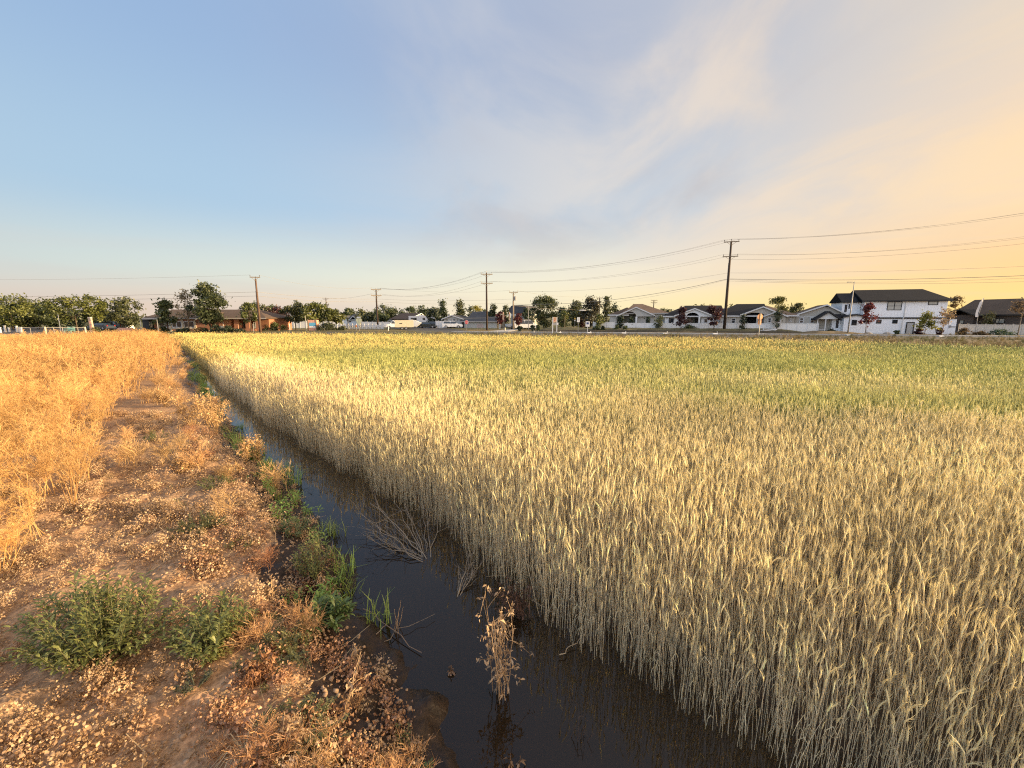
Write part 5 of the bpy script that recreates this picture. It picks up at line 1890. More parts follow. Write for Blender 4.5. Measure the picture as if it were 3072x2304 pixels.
h.gable_roof(ROOF_BR, h.x(592, -1.5), h.x(650, -1.5), -1.5, 4, ze - .1, h.x(626, -1.5), h.z(626, 939, -1.5), over=.2, trim=TRIMG)
for a in (661, 707, 741, 772):
    h.part("brick_pier", MB().box(h.x(a) - .35, h.x(a) + .35, -.1, .5, 0, ze - .06), W_BRICK)
h.win(657, 669, 965, 984, off=-.0, frame=TRIMW)
h.win(692, 704, 966, 980, off=1.8, frame=TRIMW)
h.win(728, 735, 966, 985, off=1.8, frame=BLACKT)
h.win(759, 770, 966, 985, off=1.8, frame=TRIMW, mull=(.5,))
h.part("planter_wall", MB().box(h.x(712), h.x(768), -.5, -.3, 0, h.z(740, 986)), W_BRICK)
# ================================================================== VEHICLES
def car(name, label, cat, px, base, length, col, kind='suv', rz=0.0, group="vehicles by the houses", Y=None):
    """side profile extruded; local +x is the front"""
    X, Yy = at(px, base) if Y is None else (xat(px, Y), Y)
    t = thing(name, label, cat, (X, Yy, .02), rz, group)
    s = length / 4.7
    paint = flat("car paint", col, .28, .04, 2.0, spec=.6)
    if kind == 'sedan':
        low = [(-2.3, .45), (-2.32, .82), (-1.75, .95), (1.0, .93), (2.05, .78), (2.3, .58), (2.28, .32), (-2.2, .30)]
        cab = [(-1.85, .93), (-1.1, 1.38), (.25, 1.42), (1.15, .92)]
    elif kind == 'van':
        low = [(-2.4, .40), (-2.45, 1.05), (1.75, 1.05), (2.3, .90), (2.4, .60), (2.4, .32), (-2.3, .30)]
        cab = [(-2.42, 1.04), (-2.35, 1.95), (.9, 1.98), (1.25, 1.85), (1.9, 1.04)]
    elif kind == 'pickup':
        low = [(-2.5, .55), (-2.52, 1.08), (-.5, 1.08), (1.2, 1.08), (2.25, 1.02), (2.45, .72), (2.42, .42), (-2.4, .42)]
        cab = [(-.75, 1.07), (-.6, 1.72), (.6, 1.74), (1.25, 1.07)]
    else:
        low = [(-2.3, .45), (-2.34, 1.05), (1.15, 1.05), (2.1, .95), (2.34, .70), (2.30, .36), (-2.2, .34)]
        cab = [(-2.25, 1.04), (-1.95, 1.66), (.35, 1.70), (.6, 1.64), (1.3, 1.04)]
    hw = .90
    body = MB()
    lo = [(x * s, z * s) for x, z in low][::-1]
    body.prism_y(lo, -hw * s, hw * s)
    n = len(body.v)
    ca = [(x * s, z * s + .002) for x, z in cab][::-1]
    body.prism_y(ca, -.80 * s, .80 * s)
    for i in range(n, len(body.v)):               # the cabin narrows toward the roof
        x, y, z = body.v[i]
        if z > 1.25 * s:
            body.v[i] = (x, y * .86, z)
    body.obj("body", paint, t)
    zc0, zc1 = min(z for x, z in ca) + .07 * s, max(z for x, z in ca) - .12 * s
    xs = sorted(x for x, z in ca)
    k = .30 * s
    for sy in (-1, 1):
        for a, b in ((xs[0] + k * .9, (xs[0] + xs[-1]) / 2 - .06 * s), ((xs[0] + xs[-1]) / 2 + .03 * s, xs[-1] - k * 1.5)):
            y0, y1 = .815 * s * sy, .735 * s * sy
            v = [(a, y0, zc0), (b + .12 * s, y0, zc0), (b - .05 * s, y1, zc1), (a + .1 * s, y1, zc1)]
            v2 = [(x, y + .02 * sy, z) for x, y, z in v]
            MB().add(v + v2, [(0, 1, 2, 3), (4, 7, 6, 5), (0, 4, 5, 1), (1, 5, 6, 2), (2, 6, 7, 3), (3, 7, 4, 0)]).obj("window", GLASS, t)
    front = sorted(ca, key=lambda q: q[0])[-1]
    f2 = sorted(ca, key=lambda q: q[0])[-2]
    MB().add([(front[0] + .01, -.7 * s, front[1] + .06), (front[0] + .01, .7 * s, front[1] + .06), (f2[0] + .03, .62 * s, f2[1] - .06), (f2[0] + .03, -.62 * s, f2[1] - .06)], [(0, 1, 2, 3)]).obj("windscreen", GLASS, t)
    for sx in (-1.42, 1.42):
        for sy in (-1, 1):
            R_ = .35 * s
            wv = MB().tube([(sx * s, sy * (hw - .2) * s, R_), (sx * s, sy * (hw + .02) * s, R_)], R_, 16).obj("wheel", TYRE, t)
            MB().tube([(sx * s, sy * (hw + .021) * s, R_), (sx * s, sy * (hw + .035) * s, R_)], R_ * .62, 12).obj("rim", RIM, wv)
    for sy in (-1, 1):
        MB().box(2.16 * s, 2.33 * s, sy * .62 * s - .16, sy * .62 * s + .16, .66 * s, .80 * s).obj("headlight", LAMPW, t)
        MB().box(-2.36 * s, -2.25 * s, sy * .7 * s - .1, sy * .7 * s + .1, .78 * s, .98 * s).obj("tail_light", LAMPR, t)
    return t


car("parked_car", "white suv parked side on in front of the grey gabled house", "car", 1358, 985, 4.9, (.66, .66, .66), 'suv', 0.05)
car("parked_car", "white car half hidden behind the left end of the white suv", "car", 1341, 983.5, 4.4, (.60, .60, .60), 'sedan', 0.1)
car("parked_car", "dark green sedan left of the white suv, by the big dark tree", "car", 1282, 984.5, 4.8, (.02, .03, .03), 'sedan', 0.0)
car("parked_car", "black suv between the dark green sedan and the white suv", "car", 1312, 984, 4.6, (.012, .012, .014), 'suv', 0.05)
car("parked_car", "dark red car just right of the stop sign", "car", 1434, 982.5, 4.4, (.09, .012, .012), 'sedan', .25)
car("parked_car", "black low car under the stop sign", "car", 1412, 983, 4.4, (.015, .015, .016), 'sedan', .1)
car("parked_van", "white van behind the double arm pole", "van", 1470, 983, 4.9, (.58, .58, .57), 'van', pi + .1)
car("pickup_truck", "white pickup in front of the tan box trailer", "pickup truck", 1188, 987.5, 5.2, (.62, .63, .65), 'pickup', pi + .35)
car("parked_car", "silver dark windowed sedan beside the stone pillar sign, left of a pair", "car", 306, 990, 4.9, (.035, .045, .065), 'sedan', pi - .15)
car("parked_car", "second dark sedan of the pair, parked further right under the conifer", "car", 344, 988, 4.9, (.012, .016, .03), 'suv', pi - .1)
car("pickup_truck", "white pickup behind the grey transformer pole", "pickup truck", 1552, 978, 5.0, (.6, .6, .59), 'pickup', .3, Y=97)
car("parked_van", "white camper topped truck right of the slim red tree", "van", 1575, 978, 5.0, (.62, .61, .6), 'van', .2, Y=95)

# tan box trailer
X, Y = at(1213, 989)
t = thing("box_trailer", "tan enclosed box trailer behind the white pickup", "trailer", (X, Y, 0), .3)
MB().box(-1.95, 1.95, -1.0, 1.0, .55, 2.05).obj("body", CREAM, t)
MB().box(-1.0, -.45, -1.03, -1.003, 1.25, 1.42).obj("vent", DARK, t)
MB().box(-1.98, 1.98, -1.03, 1.03, .45, .548).obj("chassis", BLACKT, t)
for sy in (-1, 1):
    for sx in (-.5, .35):
        wv = MB().tube([(sx, sy * .8, .33), (sx, sy * 1.04, .33)], .33, 14).obj("wheel", TYRE, t)
        MB().tube([(sx, sy * 1.041, .33), (sx, sy * 1.055, .33)], .2, 10).obj("rim", RIM, wv)
MB().tube([(-1.95, 0, .5), (-3.0, 0, .5)], .05, 6).obj("drawbar", BLACKT, t)

# motorhome and covered boat
X, Y = xat(1268, 118), 118
t = thing("motorhome", "long white motorhome with a dark side window, left of the big dark tree", "motorhome", (X, Y, 0), .08)
MB().prism_y([(-3.6, .6), (3.0, .6), (3.7, 1.2), (3.6, 2.7), (3.2, 3.0), (-3.6, 3.0)], -1.2, 1.2).obj("body", WHITE, t)
for a, b, c, d in ((-3.0, -1.4, 1.8, 2.5), (.2, .9, 1.9, 2.5), (1.6, 2.6, 1.8, 2.5)):
    MB().box(a, b, -1.23, -1.202, c, d).obj("window", GLASS, t)
MB().box(-3.5, 3.4, -1.225, -1.203, 1.15, 1.35).obj("stripe", TRIMG, t)
MB().box(-1, .5, -.5, .5, 3.002, 3.25).obj("roof_unit", WHITE, t)
for sx in (-2.2, 2.2):
    for sy in (-1, 1):
        MB().tube([(sx, sy * 1.0, .42), (sx, sy * 1.22, .42)], .42, 14).obj("wheel", TYRE, t)
X, Y = xat(1229, 100), 100
t = thing("boat", "white covered boat on a trailer behind the tan box trailer", "boat", (X, Y, 0), .1)
MB().prism_y([(-2.6, .9), (-2.2, .5), (1.8, .5), (2.8, 1.35), (1.4, 1.9), (.5, 2.1), (-.8, 1.9), (-2.5, 1.35)][::1], -1.0, 1.0).obj("hull", WHITE, t)
MB().box(.25, .75, -1.03, -1.004, 1.45, 1.8).obj("window", GLASS, t)
MB().box(-2.0, 1.6, -.5, .5, .32, .498).obj("trailer_frame", GALV, t)
for sy in (-1, 1):
    MB().tube([(-.4, sy * .8, .3), (-.4, sy * 1.0, .3)], .3, 12).obj("wheel", TYRE, t)

# ================================================================== SIGNS, POSTS, SMALL THINGS
def text_part(s, size, mat, parent, loc, rot=(pi / 2, 0, 0), name="lettering"):
    cu = bpy.data.curves.new(name, 'FONT')
    cu.body = s
    cu.size = size
    cu.align_x = 'CENTER'
    cu.align_y = 'CENTER'
    cu.extrude = .003
    tmp = bpy.data.objects.new(name, cu)
    me = bpy.data.meshes.new_from_object(tmp)
    bpy.data.objects.remove(tmp)
    me.materials.clear()
    me.materials.append(mat)
    o = link(name, me, parent, loc)
    o.rotation_euler = rot
    return o


def ngon(r_, n=8, rot=pi / 8):
    return [(r_ * cos(rot + 2 * pi * i / n), r_ * sin(rot + 2 * pi * i / n)) for i in range(n)]


RED_S = flat("sign red", (.50, .025, .03), .45, .05)
ORNG = flat("sign orange", (.58, .26, .10), .6, .08)  # print colour, and painted-in sunlight on the octagonal sign's back
SIGNW = flat("sign white", (.72, .71, .68), .5, .04)
STEEL = flat("sign post", (.30, .28, .25), .6, .15, metal=.3)
NAVY = flat("sign navy", (.03, .05, .14), .5, .1)
BLUE = flat("panel blue", (.10, .32, .48), .5, .12)
SALM = flat("panel salmon", (.52, .28, .20), .6, .15)


def post_at(px, base=None, Y=None):
    return at(px, base) if Y is None else (xat(px, Y), Y)


# stop sign facing us
X, Y = post_at(1400, Y=86)
zc, rr = zat(966.5, Y), wid(6.0, Y)
t = thing("stop_sign", "red octagonal stop sign facing the field in front of the slate roofed house", "sign", (X, Y, 0), .05)
MB().box(-.04, .04, -.03, .03, 0, zc + rr).obj("post", STEEL, t)
o = MB().prism_y([(x, zc + z) for x, z in ngon(rr)], -.05, -.032).obj("board", SIGNW, t)
MB().prism_y([(x, zc + z) for x, z in ngon(rr * .91)], -.056, -.0505).obj("face", RED_S, o)
text_part("STOP", rr * .72, SIGNW, o, (0, -.062, zc))
# stop sign seen from the back, low sunlight painted in as orange
X, Y = post_at(2276, Y=64)
zc, rr = zat(950.5, Y), wid(10.0, Y)
t = thing("stop_sign", "back of an octagonal sign with a second panel below, by the dark arched porch", "sign", (X, Y, 0), .25)
MB().box(-.05, .05, -.04, .04, 0, zc + rr * 1.02).obj("post", STEEL, t)
o = MB().prism_y([(x, zc + z) for x, z in ngon(rr)], .042, .06).obj("board", ORNG, t)
MB().box(-rr * .62, rr * .62, .042, .058, zc - rr * 2.25, zc - rr * 1.02).obj("lower_panel", ORNG, t)
# pale yield sign back with street name plate on top
X, Y = post_at(1078.5, Y=80)
zc, rr = zat(964, Y), wid(10, Y)
t = thing("street_sign", "pale yellow shield shaped sign with a small plate on top beside the picket fence", "sign", (X, Y, 0), -.1)
sh = [(0, -rr * 1.15), (rr * .32, -rr * .95), (rr * .92, rr * .25), (rr * .95, rr * .6), (rr * .6, rr * .88), (-rr * .6, rr * .88), (-rr * .95, rr * .6), (-rr * .92, rr * .25), (-rr * .32, -rr * .95)]
MB().prism_y([(x, zc + z) for x, z in sh], -.05, -.032).obj("board", flat("sign pale yellow", (.62, .60, .36), .55, .06), t)
MB().box(-.03, .03, -.03, .03, 0, zc + rr * 1.3).obj("post", STEEL, t)
MB().box(-.025, .025, -.056, -.051, zc - rr * .7, zc + rr * .7).obj("stem_mark", TRIMG, t)
MB().box(-rr * .6, rr * .6, -.05, -.032, zc + rr * 1.05, zc + rr * 1.35).obj("name_plate", SIGNW, t)


def simple_sign(name, label, px, base, Y, top, half, bot, mat, post_mat=STEEL, extra=None, rz=0.0, z0=0.0):
    X, Y = post_at(px, base, Y)
    t = thing(name, label, "sign", (X, Y, z0), rz)
    z1, z2, hw = zat(top, Y) - z0, zat(bot, Y) - z0, wid(half, Y)
    MB().box(-.035, .035, -.03, .03, 0, z1 - .05).obj("post", post_mat, t)
    o = MB().box(-hw, hw, -.05, -.032, z2, z1).obj("board", mat, t)
    if extra:
        for q, m_ in extra:
            x0, x1, a, b = q
            MB().box(x0 * hw, x1 * hw, -.056, -.0505, z2 + a * (z1 - z2), z2 + b * (z1 - z2)).obj("marking", m_, o)
    return t


simple_sign("road_sign", "tall white rectangular road sign standing by the near kerb", 1734, 1003.5, None, 952, 4.1, 966.5, SIGNW, GALV, [((-.12, .12, .25, .8), TRIMG)])
simple_sign("road_sign", "small square white sign before the tall dark shrubs of the brick building", 667, 996.5, None, 977.5, 5.4, 988.5, SIGNW, WHITE, [((-.7, -.2, .3, .7), TRIMG), ((.05, .7, .45, .65), TRIMG)])
simple_sign("road_sign", "small orange work sign low on the side street corner", 1069.5, None, 84, 975, 2.1, 981, flat("orange sheet", (.62, .22, .08), .5), STEEL)
simple_sign("banner_board", "white board with a dark blue mark on the bank beside ornamental grass", 1762, None, 73, 964, 6.0, 980, SIGNW, WHITE, [((-.6, .6, .42, .82), NAVY), ((-.75, .3, .12, .2), TRIMG)])
X, Y = post_at(1724, Y=90)
zc, rr = zat(956, Y), wid(3.4, Y)
t = thing("warning_sign", "small yellow diamond sign left of the tall white road sign", "sign", (X, Y, 0), 0)
MB().box(-.03, .03, -.03, .03, 0, zc + .1).obj("post", STEEL, t)
MB().prism_y([(rr, zc), (0, zc + rr), (-rr, zc), (0, zc - rr)][::-1], -.05, -.032).obj("board", flat("sign yellow", (.55, .36, .08), .5), t)
MB().box(-rr * .5, rr * .5, -.05, -.032, zc - rr * 2.0, zc - rr * 1.1).obj("lower_panel", SIGNW, t)
# two legged orange topped sign
X, Y = post_at(1664, Y=72)
t = thing("billboard", "two legged sign with an orange upper panel on the bank near red trees", "sign", (X, Y, .2), 0)
hw = wid(6.2, Y)
for s in (-1, 1):
    MB().box(s * hw - .06, s * hw + .06, -.05, .05, -.2, zat(951, Y) - .2).obj("leg", SIGNW, t)
MB().box(-hw + .061, hw - .061, -.05, -.01, zat(967, Y) - .2, zat(951.5, Y) - .2).obj("board", flat("orange board", (.62, .40, .24), .6, .08), t)
for a, b, c in ((-.6, .5, 958), (-.5, .2, 962), (-.2, .6, 955)):
    MB().box(a * hw, b * hw, -.058, -.0505, zat(c + 1, Y) - .2, zat(c - .8, Y) - .2).obj("marking", RED_S if c == 962 else ORNG, t)
MB().box(-hw + .061, hw - .061, -.05, -.01, zat(975.5, Y) - .2, zat(968, Y) - .2).obj("board", TRIMG, t)
MB().box(hw + .065, hw + .25, -.05, -.02, zat(974, Y) - .2, zat(968, Y) - .2).obj("board", SIGNW, t)


# feather banners
def banner(label, px, top, bot, base, Y, npx, mat, lean=0.0):
    X = xat(px, Y)
    t = thing("feather_banner", label, "banner", (X, Y, 0), 0)
    z1, z2 = zat(top, Y), zat(bot, Y)
    hw = wid(npx, Y)
    MB().tube([(0, 0, 0), (0, 0, z2), (lean * .5, 0, (z1 + z2) / 2), (lean, 0, z1)], .03, 6).obj("pole", GALV, t)
    n = 8
    v, f = [], []
    for i in range(n + 1):
        u = i / n
        x = lean * u * u
        ww = hw * (1 - .75 * max(0, u - .75) / .25) * (1 + .08 * sin(u * 9))
        v += [(x - .03, -.02 + .05 * sin(u * 7), z2 + (z1 - z2) * u), (x - ww, .06 * sin(u * 5), z2 + (z1 - z2) * u)]
    for i in range(n):
        f.append((2 * i, 2 * i + 1, 2 * i + 3, 2 * i + 2))
    k = len(v)
    v2 = [(x, y + .012, z) for x, y, z in v]
    MB().add(v + v2, f + [tuple(j + k for j in q[::-1]) for q in f]).obj("flag", mat, t)
    return t


BAN = flat("banner cloth", (.60, .36, .24), .8, .12, 2.0)
banner("left one of two orange and white feather banners by the red tree", 1511.5, 936, 959, 983, 88, 3.6, BAN)
banner("right one of two orange and white feather banners, beside the transformer pole", 1530, 936, 959, 983, 87, 3.6, BAN)
banner("tall white feather banner leaning in front of the brown roofed house", 2924, 893, 951, 1001, 65, 7.5, flat("banner white", (.60, .57, .54), .8, .06), .45)

# street lamp and slim posts
X, Y = post_at(2543, Y=66.5)
t = thing("street_lamp", "slim grey street lamp in front of the white two storey house", "street lamp", (X, Y, 0), 0)
H = zat(845, Y)
MB().tube([(0, 0, 0), (0, 0, H * .5), (0, 0, H)], [.10, .08, .05], 8).obj("pole", STEEL, t, smooth_=True)
MB().tube([(0, 0, H - .15), (-.35, -.02, H - .05)], .03, 6).obj("arm", GALV, t)
MB().prism_z([(-1.05, -.15), (-.35, -.12), (-.35, .12), (-1.05, .15)], H - .12, H - .02).obj("lamp_head", GALV, t)
MB().box(-.2, .2, -.2, .2, 0, .18).obj("base", CONC, t)
X, Y = post_at(1585, Y=88)
t = thing("street_lamp", "slim pale metal post between the grey barn and the willow like tree", "street lamp", (X, Y, 0), 0)
MB().tube([(0, 0, 0), (0, 0, zat(917, Y))], [.08, .05], 8).obj("pole", GALV, t)
MB().box(-.3, 0, -.06, .06, zat(917, Y) - .05, zat(917, Y) + .02).obj("lamp_head", GALV, t)
X, Y = post_at(795, Y=92)
t = thing("street_lamp", "thin lamp post right of the brown wood pole", "street lamp", (X, Y, 0), 0)
MB().tube([(0, 0, 0), (0, 0, zat(925, Y))], [.07, .05], 8).obj("pole", GALV, t)
MB().box(-.25, .05, -.06, .06, zat(925, Y) - .02, zat(925, Y) + .06).obj("lamp_head", GALV, t)


def stake(name, label, px, top, base=None, Y=None, r_=.05, mat=GALV, cat="post", group=None, cap=None):
    X, Y = post_at(px, base, Y)
    H = zat(top, Y)
    t = thing(name, label, cat, (X, Y, 0), 0, group)
    MB().tube([(0, 0, 0), (0, 0, H)], [r_, r_ * .9], 8).obj("shaft", mat, t)
    MB().tube([(0, 0, H - .002), (0, 0, H + .06)], [r_ * 1.25, r_ * 1.1], 8).obj("cap", cap or mat, t)
    return t


stake("marker_post", "thin grey post at the left corner of the brick building's planting", 476, 960, base=1000, r_=.045)
stake("marker_post", "grey steel post just left of the brown wood pole", 761, 973, base=996, r_=.06)
stake("marker_post", "pale post beside the blue and orange panel", 870, 972, base=994, r_=.05, mat=WHITE)
stake("marker_post", "grey post standing left against the blue and orange panel", 919, 948, base=994, r_=.07)
stake("marker_post", "slim post between teal chair and dark tree trunk", 183, 945, Y=76, r_=.05, mat=WHITE)
stake("marker_post", "white capped slim post left of the brick entrance", 425, 956, Y=82, r_=.04, mat=WHITE)
stake("marker_post", "white marker by the stone edge left of the tan box trailer", 1165, 980, base=992, r_=.09, mat=WHITE)
stake("mailbox_post", "white waist high post at the end of the pale sidewalk", 1500, 968, base=987.5, r_=.16, mat=WHITE)
stake("marker_post", "brown stake at the side of the pale sidewalk", 1492, 962, base=988, r_=.07, mat=ARMW)
stake("marker_post", "young tree stake behind the orange topped sign", 1694, 950, Y=82, r_=.05, mat=ARMW)
stake("fire_hydrant", "yellowish hydrant on the lawn right of the pale sidewalk", 1515, 984, base=992.5, r_=.14, mat=CREAM, cat="hydrant")
G = "white delineator posts along the far kerb"
for px, lab in ((1493, "first thin white kerb marker from the double arm pole"), (1602, "thin white kerb marker below the round red tree"), (1681, "thin white kerb marker right of the orange topped sign"), (1772, "thin white kerb marker just right of the tall white road sign"),
                (1877, "thin white kerb marker below the first white house"), (2001, "thin white kerb marker below the black roofed house"), (2151, "thin white kerb marker just left of the tallest pole")):
    Yk = float(np.interp(xat(px, 66), [p[0] for p in RD_LINE], [p[1] for p in RD_LINE])) + 4.3
    stake("kerb_marker", lab, px, zat and 993.5 + (px - 1500) * .0035, Y=Yk, r_=.05, mat=WHITE, group=G)
# road studs / pale kerb boards lying at the kerb
for px, lab in ((1678, "white wedge lying at the kerb right of the orange topped sign"), (1768, "white wedge lying at the kerb by the tall white road sign"), (1871, "white wedge lying at the kerb below the first white house"), (1995, "white wedge lying at the kerb below the black roofed house"), (2145, "white wedge lying at the kerb next to the tallest pole"), (2545, "white wedge lying at the kerb below the street lamp"), (2822, "white wedge lying at the kerb below the bare sapling")):
    Yk = float(np.interp(xat(px, 62), [p[0] for p in RD_LINE], [p[1] for p in RD_LINE])) + 3.6
    o = MB().prism_x([(-.25, 0), (.25, 0), (.25, .10), (-.05, .13)], -.35, .35).obj("kerb_wedge", WHITE, None, (xat(px, Yk), Yk, .03))
    tag(o, lab, "kerb wedge", "white wedges lying along the kerb")

# white barricade
X, Y = post_at(2306, base=1001)
t = thing("barricade", "low white plank barricade on the road edge by the dirt mound", "barricade", (X, Y, 0), -.2)
for s in (-.85, .85):
    MB().tube([(s, -.3, 0), (s, 0, .95)], .05, 4).tube([(s, .3, 0), (s, 0, .95)], .05, 4).obj("leg", WHITE, t)
MB().add([(-1.3, -.06, .42), (1.2, -.06, .62), (1.2, -.06, .80), (-1.3, -.06, .60), (-1.3, -.02, .42), (1.2, -.02, .62), (1.2, -.02, .80), (-1.3, -.02, .60)], [(0, 1, 2, 3), (7, 6, 5, 4), (0, 4, 5, 1), (1, 5, 6, 2), (2, 6, 7, 3), (3, 7, 4, 0)]).obj("plank", WHITE, t)
tag(MB().prism_x([(-.2, 0), (.2, 0), (.12, .14), (-.1, .18)], -1.6, 1.6).obj("white_plank", WHITE, None, (X - 2.9, Y + .4, 0)), "white plank lying left of the low barricade", "plank")
tag(MB().prism_x([(-.2, 0), (.2, 0), (.1, .2), (-.12, .14)], -1.3, 1.3).obj("white_plank", WHITE, None, (X + 3.2, Y - .9, 0)), "white plank lying right of the low barricade", "plank")
for px, lab in ((2260, "thin stake in the verge below the octagonal sign back"), (2288, "thin stake in the verge left below the barricade"), (2319, "thin stake in the verge right below the barricade")):
    stake("verge_stake", lab, px, 1006, Y=at(px, 1017)[1], r_=.02, mat=ARMW, group="stakes in the verge")

# landscape boulders in front of the white house
BO = flat("boulder", (.34, .29, .23), .95, .25, 4.0, .5, 20)
r = np.random.default_rng(55)
for k, px in enumerate((2605, 2660, 2722, 2765, 2850, 2915, 2938, 2962, 2985, 3008, 3030, 3052)):
    Yb = at(px, 1003)[1] - .3
    s_ = r.uniform(.22, .42)
    ph0 = r.uniform(0, 6, 4)
    o = MB().ell((0, 0, s_ * .3), (s_ * 1.3, s_, s_ * .6), 12, 8, sc=lambda a, b: 1 + .16 * sin(2 * a + ph0[0]) * sin(b * 2 + ph0[1]) + .10 * sin(5 * a + ph0[2])).obj("boulder", BO, None, (xat(px, Yb), Yb, 0))
    tag(o, "pale landscape boulder, %s in the row along the right houses counted from the left" % ("first second third fourth fifth sixth seventh eighth ninth tenth eleventh twelfth".split()[k]), "boulder", "boulders along the right houses")

# blue and orange panel (a small painted trailer among the trees)
X, Y = xat(938, 82), 82
t = thing("painted_kiosk", "small salmon and light blue painted kiosk beneath the spreading trees", "kiosk", (X, Y, 0), .15)
hw = wid(12, Y)
MB().box(-hw, hw, 0, 1.6, 0, zat(960, Y)).obj("wall", SALM, t)
MB().box(-hw * .7, hw * .9, -.03, -.003, zat(978, Y), zat(968, Y)).obj("panel", BLUE, t)
MB().box(-hw * .7, hw * .9, -.03, -.003, zat(983, Y), zat(979, Y)).obj("panel", SIGNW, t)
for s in (-.98, .98):
    MB().box(hw * s - .08, hw * s + .08, -.06, .0, 0, zat(958, Y)).obj("post", ARMW, t)

# ---- left: wire fence, white posts, teal chair, stone pillar
X, Y = post_at(140, base=1001.5)
fx = [(70, 64), (94, 64.5), (139, 64.2), (164, 66), (190, 67), (236, 69), (258, 70)]
t = thing("wire_fence", "low wire fence with top rail and wooden posts at the left", "fence", (xat(70, 64), 64, 0), 0)
ox, oy = xat(70, 64), 64
pr_ = []
for i, (px, Yf) in enumerate(fx):
    x, y = xat(px, Yf) - ox, Yf - oy
    ht = zat(982.5, Yf)
    pr_.append((x, y, ht))
    wood = px in (139, 258)
    MB().tube([(x, y, -.1), (x, y, ht + (.1 if wood else .03))], .11 if wood else .04, 8).obj("post", CREAM if wood else GALV, t)
MB().tube(pr_, .035, 6).obj("top_rail", GALV, t)
mb = MB()
for i in range(len(pr_) - 1):
    a, b = np.array(pr_[i]), np.array(pr_[i + 1])
    for k in range(1, 4):
        zz_ = (0, 0, -(a[2] - .05) * k / 3.6)
        mb.tube([a + zz_, b + zz_], .008, 3)
mb.obj("wire_mesh", GALV, t)
for px, top, base, lab in ((2, 983, 999, "white vinyl post cut by the left border"), (17, 978, 997, "white vinyl post with cap, second from the left border"), (29, 984, 996, "short grey white post behind the second post"), (52, 979, 996, "tall white vinyl post beside the wire fence end"), (60, 982, 997, "middle white post of the three by the fence end"), (66, 983, 998, "white post touching the wire fence end")):
    X, Y = post_at(px, base)
    Hh = zat(top, Y)
    t = thing("vinyl_post", lab, "post", (X, Y, 0), 0, "white vinyl posts at the left border")
    MB().box(-.10, .10, -.10, .10, 0, Hh).obj("shaft", WHITE, t)
    MB().prism_z([(-.13, -.13), (.13, -.13), (.13, .13), (-.13, .13)], Hh + .002, Hh + .08).obj("cap", WHITE, t)
X, Y = xat(210, 72), 72
t = thing("garden_chair", "pale teal slatted garden chair under the yellow green tree", "chair", (X, Y, 0), .2)
TEAL = flat("teal paint", (.14, .28, .25), .6, .1)
for a in (-.45, .45):
    for b in (-.4, .4):
        MB().box(a - .05, a + .05, b - .05, b + .05, 0, .45 if b < 0 else 1.1).obj("leg", TEAL, t)
MB().box(-.5, .5, -.46, .34, .452, .52).obj("seat", TEAL, t)
MB().box(-.39, .39, .36, .42, .6, 1.08).obj("backrest", TEAL, t)
for a in (-.52, .52):
    MB().box(a - .05, a + .05, -.46, .34, .70, .76).obj("armrest", TEAL, t)
# stone pillar sign
X, Y = xat(279, 68), 68
t = thing("pillar_sign", "leaning pale stone pillar sign with reddish panels in front of parked cars", "sign", (X, Y, 0), 0)
Hh = zat(953, Y)
ST = brickmat("pillar stone", (.40, .33, .26), (.30, .22, .17), (.22, .19, .16), 6.0)
MB().prism_y([(-.20, 0), (.28, 0), (.12, Hh - .1), (-.30, Hh - .1)], -.14, .14).obj("shaft", ST, t)
MB().prism_y([(-.34, Hh - .098), (.16, Hh - .098), (.1, Hh + .10), (-.28, Hh + .10)], -.18, .18).obj("cap", CONC, t)
MB().box(-.20, .10, -.17, -.143, Hh * .62, Hh * .80).obj("panel", SALM, t)
MB().box(-.17, .14, -.17, -.143, Hh * .36, Hh * .55).obj("panel", SALM, t)
X, Y = xat(366, 96), 96
t = thing("shed", "tiny white gabled shed behind the dark parked cars", "shed", (X, Y, 0), 0)
MB().prism_y([(-1.1, 0), (1.1, 0), (1.1, zat(968, Y)), (0, zat(962, Y)), (-1.1, zat(968, Y))], 0, 2).obj("wall", WHITE, t)
MB().prism_y([(-1.4, zat(969, Y)), (0, zat(961, Y)), (0, zat(961, Y) + .15), (-1.4, zat(969, Y) + .15)], -.2, 2.2).prism_y([(0, zat(961, Y)), (1.4, zat(969, Y)), (1.4, zat(969, Y) + .15), (0, zat(961, Y) + .15)], -.2, 2.2).obj("roof", TRIMG, t)
tag(MB().box(-1.2, 1.2, -.3, .3, .3, .8).box(-1.0, -.8, -.2, .2, 0, .298).box(.8, 1.0, -.2, .2, 0, .298).obj("utility_cabinet", SALM, None, (xat(378, 76), 76, 0)), "low reddish cabinet right of the dark parked cars", "cabinet")
# ================================================================== NEARBY PLANTS, EACH A THING
def organic(name, label, cat, px, py, z, parts, group=None, mat=None):
    """parts: {part name: [(V, T, k)...], colours A, B}"""
    X, Y = at(px, py, z)
    zz_ = float(zground(np.array([X]), np.array([Y]))[0])
    t = thing(name, label, cat, (X, Y, max(zz_, -.16) - .01), 0, group)
    for pn, (ps, A, B, m_) in parts.items():
        v, tr_, k = proto(ps)
        rr_ = np.random.default_rng(len(v))
        c = ar(A)[None] * (1 - k[:, None]) + ar(B)[None] * k[:, None]
        c = np.clip(c * (1 + .25 * (fbm(v[:, 0] * 30, v[:, 1] * 30 + v[:, 2] * 20, 2, 5)[:, None] - .5)), .002, .9)
        link(pn, np_mesh(pn, v, tr_, [m_], c), t)
    return t


